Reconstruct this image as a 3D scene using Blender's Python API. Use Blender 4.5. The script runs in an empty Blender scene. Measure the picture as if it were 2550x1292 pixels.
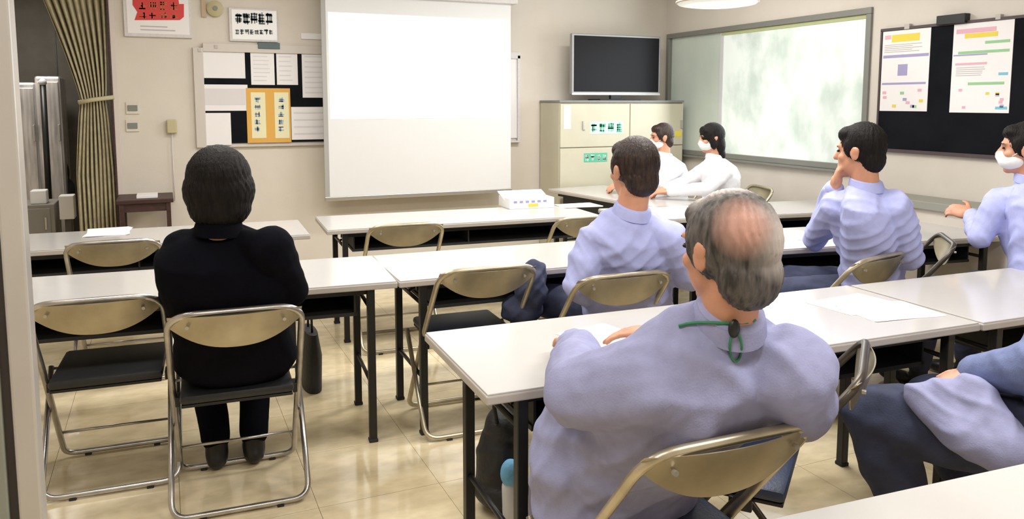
import bpy, bmesh, math, random
import numpy as np
from mathutils import Vector, Matrix, Euler
from mathutils.bvhtree import BVHTree
random.seed(7)
C = bpy.context.scene.collection
R = math.radians

# ------------------------------------------------------------------ camera
FP, CX, CY, HZ, CAMH, YAW = 1950.0, 1275.0, 460.0, 255.0, 1.45, 24.0
PITCH = math.atan((CY - HZ) / FP)
cam_d = bpy.data.cameras.new('camera')
cam = bpy.data.objects.new('camera', cam_d); C.objects.link(cam)
cam.location = (0, 0, CAMH)
cam.rotation_euler = (R(90) - PITCH, 0, -R(YAW))
cam_d.sensor_width = 36; cam_d.lens = 36 * FP / 2550
cam_d.shift_y = -(646 - CY) / 2550
cam_d.clip_start = 0.05
bpy.context.scene.camera = cam

# ------------------------------------------------------------------ world, light, exposure
sc = bpy.context.scene
sc.view_settings.view_transform = 'Standard'; sc.view_settings.look = 'None'
sc.view_settings.gamma = 1; sc.view_settings.use_curve_mapping = False
sc.view_settings.exposure = -0.03
w = bpy.data.worlds.new('world'); sc.world = w; w.use_nodes = True
w.node_tree.nodes['Background'].inputs[0].default_value = (0.80, 0.87, 1.0, 1)
w.node_tree.nodes['Background'].inputs[1].default_value = 0.35
def area(name, loc, rot, sx, sy, power, col):
    l = bpy.data.lights.new(name, 'AREA'); l.shape = 'RECTANGLE'; l.size = sx; l.size_y = sy
    l.energy = power; l.color = col
    o = bpy.data.objects.new(name, l); C.objects.link(o); o.location = loc; o.rotation_euler = rot
    return o
LAMPS = [(-0.2, 0.6), (2.0, 0.6), (0.0, 2.9), (2.4, 2.9), (0.7, 4.7), (2.9, 4.7)]
for lx, ly in LAMPS:
    area('ceiling_lamp_light', (lx, ly, 2.66), (0, 0, 0), 1.2, 0.28, 28 if lx < 1 else 44, (1.0, 0.975, 0.94))
area('back_room_fill', (-1.1, 7.6, 2.6), (0, 0, 0), 0.5, 0.5, 26, (1.0, 0.96, 0.9))  # added fill that lifts the dark back room, no fixture behind it
area('window_daylight', (4.40, 4.9, 1.6), (0, R(90), 0), 1.1, 2.2, 26, (0.92, 0.97, 1.0))

# ------------------------------------------------------------------ helpers
_f = Vector((math.sin(R(YAW)) * math.cos(PITCH), math.cos(R(YAW)) * math.cos(PITCH), -math.sin(PITCH)))
_r = Vector((math.cos(R(YAW)), -math.sin(R(YAW)), 0)); _u = _r.cross(_f)
def ray(x, y): return _f + _r * ((x - CX) / FP) - _u * ((y - CY) / FP)
def onz(x, y, z): d = ray(x, y); return Vector((0, 0, CAMH)) + d * ((z - CAMH) / d.z)
def onY(x, y, Y): d = ray(x, y); return Vector((0, 0, CAMH)) + d * (Y / d.y)
def onX(x, y, X): d = ray(x, y); return Vector((0, 0, CAMH)) + d * (X / d.x)
def at(x, y, depth): return Vector((0, 0, CAMH)) + ray(x, y) * depth
def V(*a): return Vector(a)

MATS = {}
def mat(name, col, rough=0.6, metal=0.0, var=0.0, scale=8.0, bump=0.0, bscale=60.0, emit=None, coat=0.0, spec=0.5, stretch=(1, 1, 1), col2=None, trans=0.0):
    if name in MATS: return MATS[name]
    m = bpy.data.materials.new(name); m.use_nodes = True; nt = m.node_tree; b = nt.nodes['Principled BSDF']
    b.inputs['Base Color'].default_value = (*col, 1); b.inputs['Roughness'].default_value = rough
    b.inputs['Metallic'].default_value = metal; b.inputs['Coat Weight'].default_value = coat
    b.inputs['Specular IOR Level'].default_value = spec
    b.inputs['Transmission Weight'].default_value = trans
    tc = nt.nodes.new('ShaderNodeTexCoord'); mp = nt.nodes.new('ShaderNodeMapping')
    mp.inputs['Scale'].default_value = stretch
    nt.links.new(tc.outputs['Object'], mp.inputs[0])
    if var or col2:
        n = nt.nodes.new('ShaderNodeTexNoise'); n.inputs['Scale'].default_value = scale; n.inputs['Detail'].default_value = 5
        nt.links.new(mp.outputs[0], n.inputs['Vector'])
        cr = nt.nodes.new('ShaderNodeValToRGB')
        cr.color_ramp.elements[0].position = 0.35; cr.color_ramp.elements[1].position = 0.65
        a = tuple(max(0, c * (1 - var)) for c in col); c2 = col2 or tuple(min(1, c * (1 + var)) for c in col)
        cr.color_ramp.elements[0].color = (*a, 1); cr.color_ramp.elements[1].color = (*c2, 1)
        nt.links.new(n.outputs['Fac'], cr.inputs[0]); nt.links.new(cr.outputs[0], b.inputs['Base Color'])
    if bump:
        n2 = nt.nodes.new('ShaderNodeTexNoise'); n2.inputs['Scale'].default_value = bscale; n2.inputs['Detail'].default_value = 4
        nt.links.new(mp.outputs[0], n2.inputs['Vector'])
        bp = nt.nodes.new('ShaderNodeBump'); bp.inputs['Strength'].default_value = bump; bp.inputs['Distance'].default_value = 0.01
        nt.links.new(n2.outputs['Fac'], bp.inputs['Height']); nt.links.new(bp.outputs[0], b.inputs['Normal'])
    if emit:
        b.inputs['Emission Color'].default_value = (*col, 1); b.inputs['Emission Strength'].default_value = emit
    MATS[name] = m; return m

M = dict(
    wall=mat('wall_paint', (0.67, 0.615, 0.54), 0.7, var=0.03, scale=2.5, bump=0.05, bscale=90),
    wallr=mat('wall_paint_right', (0.66, 0.61, 0.545), 0.7, var=0.03, scale=2.5, bump=0.05, bscale=90),
    ceil=mat('ceiling_board', (0.85, 0.83, 0.78), 0.9, bump=0.1),
    white=mat('white_laminate', (0.56, 0.545, 0.53), 0.15, var=0.015, scale=5, spec=0.5),
    edge=mat('table_edge', (0.50, 0.46, 0.42), 0.45, var=0.04),
    black=mat('black_metal', (0.012, 0.012, 0.012), 0.4, spec=0.4),
    shelf=mat('black_shelf', (0.02, 0.021, 0.02), 0.6),
    chrome=mat('chrome_tube', (0.50, 0.48, 0.46), 0.28, metal=0.9, var=0.15, scale=15),
    champagne=mat('champagne_tube', (0.52, 0.46, 0.34), 0.35, metal=0.75, var=0.15, scale=12),
    plate=mat('champagne_plate', (0.46, 0.40, 0.28), 0.30, metal=0.55, var=0.22, scale=5, bump=0.03, bscale=25),
    vinyl=mat('black_vinyl', (0.014, 0.015, 0.017), 0.45, bump=0.1, bscale=150),
    navyvinyl=mat('navy_vinyl', (0.03, 0.045, 0.10), 0.4, bump=0.1, bscale=150),
    rubber=mat('rubber_cap', (0.02, 0.02, 0.02), 0.8),
    skin=mat('skin', (0.60, 0.29, 0.18), 0.5, var=0.10, scale=14, bump=0.06, bscale=120),
    blue=mat('pale_blue_cloth', (0.43, 0.46, 0.79), 0.8, var=0.05, scale=30, bump=0.12, bscale=220),
    greyblue=mat('grey_blue_cloth', (0.30, 0.31, 0.50), 0.82, var=0.06, scale=30, bump=0.15, bscale=220),
    deepblue=mat('deep_blue_cloth', (0.16, 0.20, 0.38), 0.82, var=0.08, scale=30, bump=0.15, bscale=220),
    navy=mat('navy_trouser', (0.035, 0.042, 0.085), 0.85, var=0.15, scale=20, bump=0.15, bscale=200),
    trous=mat('grey_trouser', (0.17, 0.165, 0.25), 0.85, var=0.12, scale=25, bump=0.15, bscale=200),
    blackcloth=mat('black_cloth', (0.003, 0.003, 0.006), 0.9, var=0.1, scale=20, bump=0.12, bscale=200, spec=0.08),
    coatwhite=mat('white_coat', (0.85, 0.84, 0.87), 0.8, bump=0.1, bscale=200),
    mask=mat('mask_white', (0.86, 0.86, 0.84), 0.8, bump=0.1, bscale=200),
    hairblack=mat('black_hair', (0.008, 0.007, 0.007), 0.50, col2=(0.016, 0.013, 0.012), scale=30, bump=0.5, bscale=60, stretch=(3, 3, 0.4), spec=0.12),
    hairbrown=mat('brown_hair', (0.012, 0.007, 0.006), 0.42, col2=(0.045, 0.022, 0.016), scale=30, bump=0.5, bscale=60, stretch=(3, 3, 0.4), spec=0.35),
    eye=mat('eye_dark', (0.01, 0.008, 0.006), 0.2),
    red=mat('poster_red', (0.62, 0.035, 0.03), 0.5), orange=mat('poster_orange', (0.55, 0.10, 0.03), 0.5),
    paper=mat('paper_white', (0.84, 0.82, 0.82), 0.7), papergrey=mat('paper_grey', (0.66, 0.63, 0.62), 0.7, var=0.05, scale=60),
    paperw=mat('paper_bright', (0.92, 0.92, 0.93), 0.6),
    ink=mat('ink_dark', (0.10, 0.14, 0.14), 0.6), inkgrey=mat('ink_grey', (0.50, 0.47, 0.46), 0.7), inkblue=mat('ink_blue', (0.25, 0.38, 0.55), 0.6),
    board=mat('board_black', (0.009, 0.010, 0.013), 0.95, var=0.2, scale=4, spec=0.08), frame=mat('board_frame', (0.60, 0.55, 0.50), 0.5, metal=0.1),
    dkframe=mat('window_frame', (0.24, 0.24, 0.22), 0.45, metal=0.3),
    orangepaper=mat('orange_paper', (0.72, 0.40, 0.08), 0.7), yellowpaper=mat('yellow_paper', (0.80, 0.76, 0.50), 0.7),
    yellow=mat('yellow_ink', (0.78, 0.62, 0.08), 0.7), pink=mat('pink_ink', (0.75, 0.42, 0.52), 0.7), green=mat('green_ink', (0.30, 0.56, 0.30), 0.7),
    purple=mat('purple_ink', (0.36, 0.33, 0.55), 0.7), cyan=mat('cyan_ink', (0.20, 0.52, 0.65), 0.7),
    labelgreen=mat('label_green', (0.10, 0.46, 0.30), 0.6), labelpale=mat('label_pale', (0.55, 0.72, 0.62), 0.6),
    cabinet=mat('cabinet_cream', (0.56, 0.53, 0.41), 0.45, var=0.02), cabtop=mat('cabinet_top', (0.22, 0.22, 0.22), 0.5),
    tvscreen=mat('television_screen', (0.008, 0.008, 0.010), 0.35, spec=0.15), tvframe=mat('television_frame', (0.35, 0.35, 0.35), 0.4, metal=0.4),
    screen=mat('screen_fabric', (0.74, 0.74, 0.735), 0.9),
    image=mat('projected_light', (0.97, 0.985, 1.0), 0.9, emit=0.55),
    screenedge=mat('screen_border', (0.38, 0.37, 0.35), 0.6), alu=mat('aluminium', (0.52, 0.50, 0.46), 0.35, metal=0.7),
    darkwood=mat('dark_brown_wood', (0.045, 0.018, 0.014), 0.5, var=0.3, scale=20, stretch=(1, 1, 6)),
    curtain=mat('khaki_curtain', (0.46, 0.41, 0.27), 0.9, var=0.12, scale=25, bump=0.2, bscale=120),
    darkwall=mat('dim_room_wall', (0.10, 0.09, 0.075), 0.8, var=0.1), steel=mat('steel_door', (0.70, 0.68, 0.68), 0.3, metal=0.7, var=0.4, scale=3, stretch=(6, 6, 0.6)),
    greypaint=mat('grey_green_paint', (0.24, 0.25, 0.21), 0.55, var=0.08, scale=5), jamb=mat('jamb_cream', (0.52, 0.49, 0.46), 0.3, metal=0.25, var=0.04),
    darkline=mat('recess_shade', (0.05, 0.04, 0.035), 0.7), switch=mat('switch_grey', (0.20, 0.22, 0.19), 0.5), khaki=mat('khaki_plastic', (0.50, 0.44, 0.26), 0.5),
    greencord=mat('green_cord', (0.03, 0.20, 0.09), 0.6), bagblack=mat('bag_nylon', (0.012, 0.012, 0.013), 0.6, bump=0.3, bscale=60),
    skyblue=mat('blue_towel', (0.16, 0.42, 0.68), 0.7, bump=0.3), lightgrey=mat('light_grey', (0.62, 0.62, 0.64), 0.5),
    lampw=mat('lamp_diffuser', (1.0, 0.98, 0.94), 0.6, emit=2.2), lamproun=mat('round_lamp_shade', (0.80, 0.82, 0.76), 0.5, emit=0.25),
    shadetrim=mat('shade_trim', (0.45, 0.36, 0.28), 0.6),
)

def link(name, me, parent=None, m=None):
    o = bpy.data.objects.new(name, me); C.objects.link(o)
    if m is not None and not me.materials: me.materials.append(m)
    if parent is not None:
        o.parent = parent
    return o
def tag(o, label=None, cat=None, group=None, kind=None):
    if label: o['label'] = label
    if cat: o['category'] = cat
    if group: o['group'] = group
    if kind: o['kind'] = kind
    return o
def thing(name, loc, label, cat, rz=0, group=None):
    o = bpy.data.objects.new(name, None); C.objects.link(o); o.empty_display_size = 0.1
    o.location = loc; o.rotation_euler = (0, 0, rz)
    return tag(o, label, cat, group)
def copy_tree(o, parent=None):
    c = o.copy(); C.objects.link(c); c.parent = parent
    for ch in [x for x in C.objects if x.parent == o]: copy_tree(ch, c)
    return c

class MB:
    """collects shapes into one mesh, in the parent's own coordinates"""
    def __init__(s): s.bm = bmesh.new()
    def box(s, a, b, bev=0.0, rot=None):
        a = Vector(a); b = Vector(b); c = (a + b) / 2; d = b - a
        r = bmesh.ops.create_cube(s.bm, size=1.0)
        for v in r['verts']: v.co = Vector((v.co.x * d.x, v.co.y * d.y, v.co.z * d.z))
        if bev > 0:
            es = list({e for v in r['verts'] for e in v.link_edges})
            g = bmesh.ops.bevel(s.bm, geom=es, offset=bev, segments=2, affect='EDGES', profile=0.5)
            vs = list({v for f in g['faces'] for v in f.verts} | {v for v in r['verts'] if v.is_valid})
        else: vs = r['verts']
        Mx = Matrix.Translation(c) @ (rot.to_4x4() if rot else Matrix())
        for v in vs: v.co = Mx @ v.co
        return s
    def tube(s, pts, r, seg=10, closed=False, cap=True):
        pts = [Vector(p) for p in pts]; n = len(pts); rings = []
        up = None
        for i, p in enumerate(pts):
            a = pts[i - 1] if (i > 0 or closed) else p; b = pts[(i + 1) % n] if (i < n - 1 or closed) else p
            t = (b - a).normalized()
            if up is None: up = t.orthogonal().normalized()
            up = (up - t * up.dot(t)); up = up.normalized() if up.length > 1e-6 else t.orthogonal().normalized()
            sd = t.cross(up); rr = r[i] if isinstance(r, (list, tuple)) else r
            rings.append([s.bm.verts.new(p + (up * math.cos(2 * math.pi * k / seg) + sd * math.sin(2 * math.pi * k / seg)) * rr) for k in range(seg)])
        for i in range(n if closed else n - 1):
            A = rings[i]; B = rings[(i + 1) % n]; off = 0
            if closed and i == n - 1:
                off = min(range(seg), key=lambda q: (B[q].co - A[0].co).length)
            for k in range(seg): s.bm.faces.new((A[k], A[(k + 1) % seg], B[(k + 1 + off) % seg], B[(k + off) % seg]))
        if cap and not closed:
            s.bm.faces.new(rings[0][::-1]); s.bm.faces.new(rings[-1])
        return s
    def ell(s, c, r, rot=None, u=20, v=14):
        r = (r, r, r) if isinstance(r, (int, float)) else r
        mx = Matrix.Translation(c) @ (rot.to_4x4() if rot is not None else Matrix()) @ Matrix.Diagonal((*r, 1))
        bmesh.ops.create_uvsphere(s.bm, u_segments=u, v_segments=v, radius=1, matrix=mx); return s
    def cap(s, a, b, ra, rb, seg=14):
        """tapered capsule"""
        a = Vector(a); b = Vector(b); t = (b - a).normalized(); L = (b - a).length
        pts = []; rs = []
        for k in range(6):
            th = math.pi / 2 * (1 - k / 5.0) ; pts.append(a - t * ra * math.sin(th)); rs.append(max(ra * math.cos(th), ra * 0.03))
        for k in range(1, 5): pts.append(a + t * L * k / 5); rs.append(ra + (rb - ra) * k / 5)
        for k in range(6):
            th = math.pi / 2 * k / 5.0; pts.append(b + t * rb * math.sin(th)); rs.append(max(rb * math.cos(th), rb * 0.03))
        return s.tube(pts, rs, seg)
    def loft(s, secs, seg=28):
        """secs: (centre, width axis, depth axis, half width, half depth[, power])"""
        rings = []
        for sct in secs:
            c, wa, da, hw, hd = sct[:5]; pw = sct[5] if len(sct) > 5 else 0.85
            rg = []
            for k in range(seg):
                th = 2 * math.pi * k / seg; cs, sn = math.cos(th), math.sin(th)
                rg.append(s.bm.verts.new(c + wa * (hw * math.copysign(abs(cs) ** pw, cs)) + da * (hd * math.copysign(abs(sn) ** pw, sn))))
            rings.append(rg)
        for A, B in zip(rings, rings[1:]):
            for k in range(seg): s.bm.faces.new((A[k], A[(k + 1) % seg], B[(k + 1) % seg], B[k]))
        s.bm.faces.new(rings[0][::-1]); s.bm.faces.new(rings[-1]); return s
    def mesh(s, name='m'):
        bmesh.ops.recalc_face_normals(s.bm, faces=s.bm.faces[:])
        me = bpy.data.meshes.new(name); s.bm.to_mesh(me); s.bm.free(); return me
    def build(s, name, m, parent=None, smooth=False, auto=False):
        me = s.mesh(name)
        if smooth or auto:
            me.polygons.foreach_set('use_smooth', [True] * len(me.polygons))
            if auto: me.set_sharp_from_angle(angle=R(40))
        return link(name, me, parent, m)

def rounded(pts, rad, n=6, closed=False):
    """round the corners of a polyline"""
    pts = [Vector(p) for p in pts]; out = []; N = len(pts)
    for i, p in enumerate(pts):
        if not closed and i in (0, N - 1): out.append(p); continue
        a = pts[i - 1]; b = pts[(i + 1) % N]; rr = rad[i] if isinstance(rad, (list, tuple)) else rad
        if rr <= 0: out.append(p); continue
        p0 = p + (a - p).normalized() * rr; p1 = p + (b - p).normalized() * rr
        for k in range(n + 1):
            t = k / n; out.append(p0 * (1 - t) ** 2 + p * 2 * t * (1 - t) + p1 * t * t)
    return out

# ------------------------------------------------------------------ setting
YW, XW, ZC = 6.6, 4.62, 2.75
XL, YB = -2.2, -1.6
OPX0, OPX1, OPZ = -1.25, onY(285, 300, YW).x, 2.46     # opening in the front wall
def struct(o): return tag(o, kind='structure')
floor_m = mat('vinyl_floor', (0.53, 0.45, 0.30), 0.12, coat=0.2)
nt = floor_m.node_tree; b = nt.nodes['Principled BSDF']
tc = nt.nodes.new('ShaderNodeTexCoord')
def noise(scale, det=5, src=None, st=(1, 1, 1)):
    mp = nt.nodes.new('ShaderNodeMapping'); mp.inputs['Scale'].default_value = st
    nt.links.new(tc.outputs['Object'], mp.inputs[0])
    n = nt.nodes.new('ShaderNodeTexNoise'); n.inputs['Scale'].default_value = scale; n.inputs['Detail'].default_value = det
    nt.links.new(mp.outputs[0], n.inputs['Vector']); return n
def ramp(n, p0, c0, p1, c1):
    r = nt.nodes.new('ShaderNodeValToRGB'); e = r.color_ramp.elements
    e[0].position = p0; e[0].color = (*c0, 1); e[1].position = p1; e[1].color = (*c1, 1)
    nt.links.new(n.outputs[0], r.inputs[0]); return r
n1 = noise(2.2, 6); r1 = ramp(n1, 0.3, (0.66, 0.54, 0.33), 0.7, (0.86, 0.75, 0.52))
n2 = noise(9, 8, st=(1, 1.6, 1)); r2 = ramp(n2, 0.35, (0.86, 0.84, 0.80), 0.65, (1.06, 1.05, 1.04))
mx = nt.nodes.new('ShaderNodeMix'); mx.data_type = 'RGBA'; mx.blend_type = 'MULTIPLY'; mx.inputs[0].default_value = 1
nt.links.new(r1.outputs[0], mx.inputs[6]); nt.links.new(r2.outputs[0], mx.inputs[7]); nt.links.new(mx.outputs[2], b.inputs['Base Color'])
n3 = noise(5, 4); r3 = ramp(n3, 0.3, (0.09, 0.09, 0.09), 0.7, (0.24, 0.24, 0.24)); nt.links.new(r3.outputs[0], b.inputs['Roughness'])

fl = struct(MB().box((XL, YB, -0.02), (XW + 0.1, YW + 2.6, -0.006)).build('floor', mat('subfloor', (0.30, 0.25, 0.17), 0.6)))
TS = 0.455                                                   # vinyl sheets laid as square tiles
tile = MB().box((0.0008, 0.0008, -0.006), (TS - 0.0008, TS - 0.0008, 0.0)).mesh('tile'); tile.materials.append(None)
# a tile samples the floor pattern in world space through its own object offset: use Geometry position
geo = nt.nodes.new('ShaderNodeNewGeometry')
for l in list(nt.links):
    if l.from_node == tc: t_ = l.to_socket; nt.links.remove(l); nt.links.new(geo.outputs['Position'], t_)
tile.materials.clear(); tile.materials.append(floor_m)
ntile = 0
i0, i1 = int((XL) / TS) , int(XW / TS)
for i in range(i0, i1 + 1):
    for j in range(1, int(YW / TS)):
        x, y = i * TS, j * TS
        if x + TS > XW or x < XL: continue
        o = bpy.data.objects.new('tile', tile); C.objects.link(o); o.parent = fl; o.location = (x, y, 0); ntile += 1
rest = MB()
rest.box((XL, YB, -0.006), (XW, TS, 0)); rest.box((XL, int(YW / TS) * TS, -0.006), (XW, YW + 2.6, 0))
rest.box((XL, TS, -0.006), (i0 * TS if i0 * TS > XL else XL + 0.001, int(YW / TS) * TS, 0))
rest.box((int(XW / TS) * TS, TS, -0.006), (XW, int(YW / TS) * TS, 0))
rest.build('floor_border', floor_m, fl)

m = MB(); m.box((OPX1, YW, 0), (XW + 0.12, YW + 0.12, ZC)); m.box((XL, YW, 0), (OPX0, YW + 0.12, ZC)); m.box((OPX0, YW, OPZ), (OPX1, YW + 0.12, ZC))
struct(m.build('wall_front', M['wall']))
WY0, WY1, WZ0, WZ1 = onX(2162, 300, XW).y, YW - 0.03, 0.95, 2.12     # window in the right wall
m = MB(); m.box((XW, YB, 0), (XW + 0.12, WY0, ZC)); m.box((XW, WY0, 0), (XW + 0.12, YW + 0.12, WZ0)); m.box((XW, WY0, WZ1), (XW + 0.12, YW + 0.12, ZC)); m.box((XW, WY1, WZ0), (XW + 0.12, YW + 0.12, WZ1))
struct(m.build('wall_right', M['wallr']))
struct(MB().box((XL, YB, ZC), (XW + 0.12, YW + 2.7, ZC + 0.1)).build('ceiling', M['ceil']))
struct(MB().box((XL - 0.12, YB, 0), (XL, YW + 2.6, ZC)).build('wall_left', M['wall']))
struct(MB().box((XL - 0.12, YB - 0.12, 0), (XW + 0.12, YB, ZC)).build('wall_back', M['wall']))
struct(MB().box((OPX1, YW - 0.012, 0), (XW, YW, 0.08), 0.002).build('baseboard_front', M['darkwood']))
struct(MB().box((XW - 0.012, 0.5, 0), (XW, YW - 0.012, 0.08), 0.002).build('baseboard_right', M['darkwood']))
# opening trim and the dim back room
m = MB(); m.box((OPX1 - 0.016, YW - 0.02, 0), (OPX1, YW + 0.14, OPZ), 0.004); m.box((OPX0, YW - 0.02, 0), (OPX0 + 0.045, YW + 0.14, OPZ), 0.004); m.box((OPX0, YW - 0.02, OPZ - 0.05), (OPX1, YW + 0.14, OPZ), 0.004)
struct(m.build('trim_1', M['darkwood']))
struct(MB().box((OPX1, YW - 0.014, 0.0), (OPX1 + 0.035, YW - 0.001, OPZ + 0.04), 0.002).build('trim_2', mat('pale_trim', (0.66, 0.58, 0.54), 0.5)))
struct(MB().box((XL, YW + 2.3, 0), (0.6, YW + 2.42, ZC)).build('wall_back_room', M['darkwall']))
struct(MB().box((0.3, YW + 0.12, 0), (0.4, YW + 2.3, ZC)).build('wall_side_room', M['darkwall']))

# ------------------------------------------------------------------ right wall window
win = tag(bpy.data.objects.new('window_1', None), kind='structure'); C.objects.link(win)
m = MB(); fw = 0.045
m.box((XW - 0.02, WY0, WZ0), (XW + 0.06, WY1, WZ0 + fw), 0.004); m.box((XW - 0.02, WY0, WZ1 - fw), (XW + 0.06, WY1, WZ1), 0.004)
m.box((XW - 0.02, WY0, WZ0 + fw), (XW + 0.06, WY0 + fw, WZ1 - fw), 0.004); m.box((XW - 0.02, WY1 - fw, WZ0 + fw), (XW + 0.06, WY1, WZ1 - fw), 0.004)
m.build('window_frame', M['dkframe'], win)
MB().box((XW - 0.05, WY0 - 0.02, WZ0 - 0.02), (XW + 0.02, WY1, WZ0), 0.004).build('window_sill', M['dkframe'], win)
ymid = onX(1797, 250, XW).y
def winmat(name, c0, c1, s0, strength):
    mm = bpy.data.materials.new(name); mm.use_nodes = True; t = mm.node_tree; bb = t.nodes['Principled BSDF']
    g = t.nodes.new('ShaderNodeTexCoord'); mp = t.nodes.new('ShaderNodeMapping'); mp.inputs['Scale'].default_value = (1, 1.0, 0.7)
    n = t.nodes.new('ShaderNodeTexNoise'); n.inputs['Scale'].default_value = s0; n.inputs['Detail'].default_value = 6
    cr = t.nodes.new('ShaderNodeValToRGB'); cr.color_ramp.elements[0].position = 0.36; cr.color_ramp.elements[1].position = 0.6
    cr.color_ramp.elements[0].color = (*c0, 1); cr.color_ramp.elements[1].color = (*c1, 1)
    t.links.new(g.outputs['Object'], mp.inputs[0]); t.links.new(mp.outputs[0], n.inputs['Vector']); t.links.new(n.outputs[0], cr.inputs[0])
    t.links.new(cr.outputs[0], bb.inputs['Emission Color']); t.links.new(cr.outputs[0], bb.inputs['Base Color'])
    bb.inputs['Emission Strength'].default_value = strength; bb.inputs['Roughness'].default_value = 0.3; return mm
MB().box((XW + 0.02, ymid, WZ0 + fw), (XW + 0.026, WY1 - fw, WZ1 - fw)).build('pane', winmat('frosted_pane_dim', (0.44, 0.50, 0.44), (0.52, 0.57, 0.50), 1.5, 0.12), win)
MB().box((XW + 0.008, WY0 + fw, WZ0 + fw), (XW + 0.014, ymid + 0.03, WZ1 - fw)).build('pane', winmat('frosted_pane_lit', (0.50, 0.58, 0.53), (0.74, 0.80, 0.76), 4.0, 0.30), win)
MB().box((XW + 0.002, ymid, WZ0 + fw), (XW + 0.02, ymid + 0.045, WZ1 - fw), 0.003).build('sash_bar', M['lightgrey'], win)
MB().box((XW + 0.001, WY0 + fw, WZ1 - fw - 0.03), (XW + 0.018, ymid + 0.03, WZ1 - fw), 0.003).build('blind_rail', mat('olive_rail', (0.46, 0.50, 0.26), 0.6), win)

# ------------------------------------------------------------------ ceiling lamps
for i, (lx, ly) in enumerate(LAMPS):
    t = thing('ceiling_lamp', (lx, ly, ZC), 'white fluorescent batten lamp on the ceiling, %s over the %s' % (('left', 'right')[lx > 1], ('nearest table', 'middle tables', 'front tables')[i // 2]), 'lamp', group='fluorescent lamps along the ceiling')
    MB().box((-0.62, -0.1, -0.05), (0.62, 0.1, 0), 0.006).build('housing', M['lightgrey'], t)
    for dy in (-0.05, 0.05): MB().tube([(-0.59, dy, -0.068), (0.59, dy, -0.068)], 0.015).build('lamp_tube', M['lampw'], t, smooth=True)
c = at(1786, 12, 5.4)
t = thing('round_ceiling_lamp', (c.x, c.y, ZC), 'round pale lamp shade hanging under the ceiling above the window wall', 'lamp')
dz = c.z - ZC
prof = [(0.02, dz + 0.13), (0.16, dz + 0.12), (0.25, dz + 0.06), (0.272, dz + 0.02), (0.262, dz + 0.004), (0.2, dz - 0.006), (0.02, dz - 0.01)]
def lathe(prof, seg=36):
    m = MB(); rings = [[m.bm.verts.new((r * math.cos(2 * math.pi * k / seg), r * math.sin(2 * math.pi * k / seg), z)) for k in range(seg)] for r, z in prof]
    for A, B in zip(rings, rings[1:]):
        for k in range(seg): m.bm.faces.new((A[k], A[(k + 1) % seg], B[(k + 1) % seg], B[k]))
    m.bm.faces.new(rings[0][::-1]); m.bm.faces.new(rings[-1]); return m
lathe(prof).build('lamp_shade', M['lamproun'], t, smooth=True)
MB().tube([(0, 0, dz + 0.12), (0, 0, 0)], 0.012).build('stem', M['alu'], t, smooth=True)
MB().tube([(0.275 * math.cos(a * math.pi / 18), 0.275 * math.sin(a * math.pi / 18), dz + 0.02) for a in range(36)], 0.008, closed=True).build('rim', M['shadetrim'], t, smooth=True)

# ------------------------------------------------------------------ sliding door at the left edge
e0 = at(40, 646, 0.95); ex = e0.x; ey = e0.y
dm = tag(bpy.data.objects.new('door_1', None), kind='structure'); C.objects.link(dm)
m = MB(); m.box((ex - 0.012, ey - 0.02, 0), (ex + 0.013, ey + 0.02, ZC), 0.003); m.build('door_frame', M['jamb'], dm)
MB().box((ex - 0.022, ey - 0.012, 0), (ex - 0.012, ey + 0.02, ZC)).build('recess_strip', M['darkline'], dm)  # dark-coloured strip stands in for the shade in the recess beside the frame
MB().box((ex - 0.40, ey - 0.02, 0), (ex - 0.022, ey + 0.02, 1.33), 0.002).build('door_panel', M['greypaint'], dm)
MB().box((ex - 0.40, ey - 0.02, 1.33), (ex - 0.022, ey + 0.02, ZC), 0.002).build('door_panel', M['jamb'], dm)
MB().box((ex - 0.06, ey - 0.032, 1.20), (ex - 0.024, ey - 0.018, 1.225), 0.004).build('latch', M['alu'], dm)

# ------------------------------------------------------------------ wall pieces: panel in front-wall pixel frame
def fw(x, y, off=0.0): p = onY(x, y, YW - off); return (p.x, p.z)
def fbox(mb, x0, y0, x1, y1, o0, o1, bev=0.0):
    """box on the front wall covering the pixel rectangle, from o0 to o1 off the wall"""
    a = fw(x0, y1, o1); b_ = fw(x1, y0, o1)
    return mb.box((a[0], YW - o1, a[1]), (b_[0], YW - o0, b_[1]), bev)
def rw(x, y, off=0.0): p = onX(x, y, XW - off); return (p.y, p.z)
def rbox(mb, x0, y0, x1, y1, o0, o1, bev=0.0, zt=None):
    a = rw(x1, y1, o1); b_ = rw(x0, y0, o1)
    return mb.box((XW - o1, a[0], a[1]), (XW - o0, b_[0], b_[1]), bev)
def glyph(mb, u0, v0, u1, v1, place, seed, n=6):
    """a block of short strokes like a distant written character"""
    rnd = random.Random(seed); W_, H_ = u1 - u0, v1 - v0; t = 0.13
    for k in range(n):
        if k % 2 == 0:
            v = v0 + H_ * (0.1 + 0.8 * rnd.random()); a, b_ = u0 + W_ * 0.1 * rnd.random(), u1 - W_ * 0.2 * rnd.random()
            place(mb, a, v - H_ * t / 2, b_, v + H_ * t / 2)
        else:
            u = u0 + W_ * (0.15 + 0.7 * rnd.random()); a, b_ = v0 + H_ * 0.2 * rnd.random(), v1 - H_ * 0.2 * rnd.random()
            place(mb, u - W_ * t / 2, a, u + W_ * t / 2, b_)
def fplace(off):
    return lambda mb, a, c_, b_, d: mb.box((a, YW - off - 0.0012, c_), (b_, YW - off, d))
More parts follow.
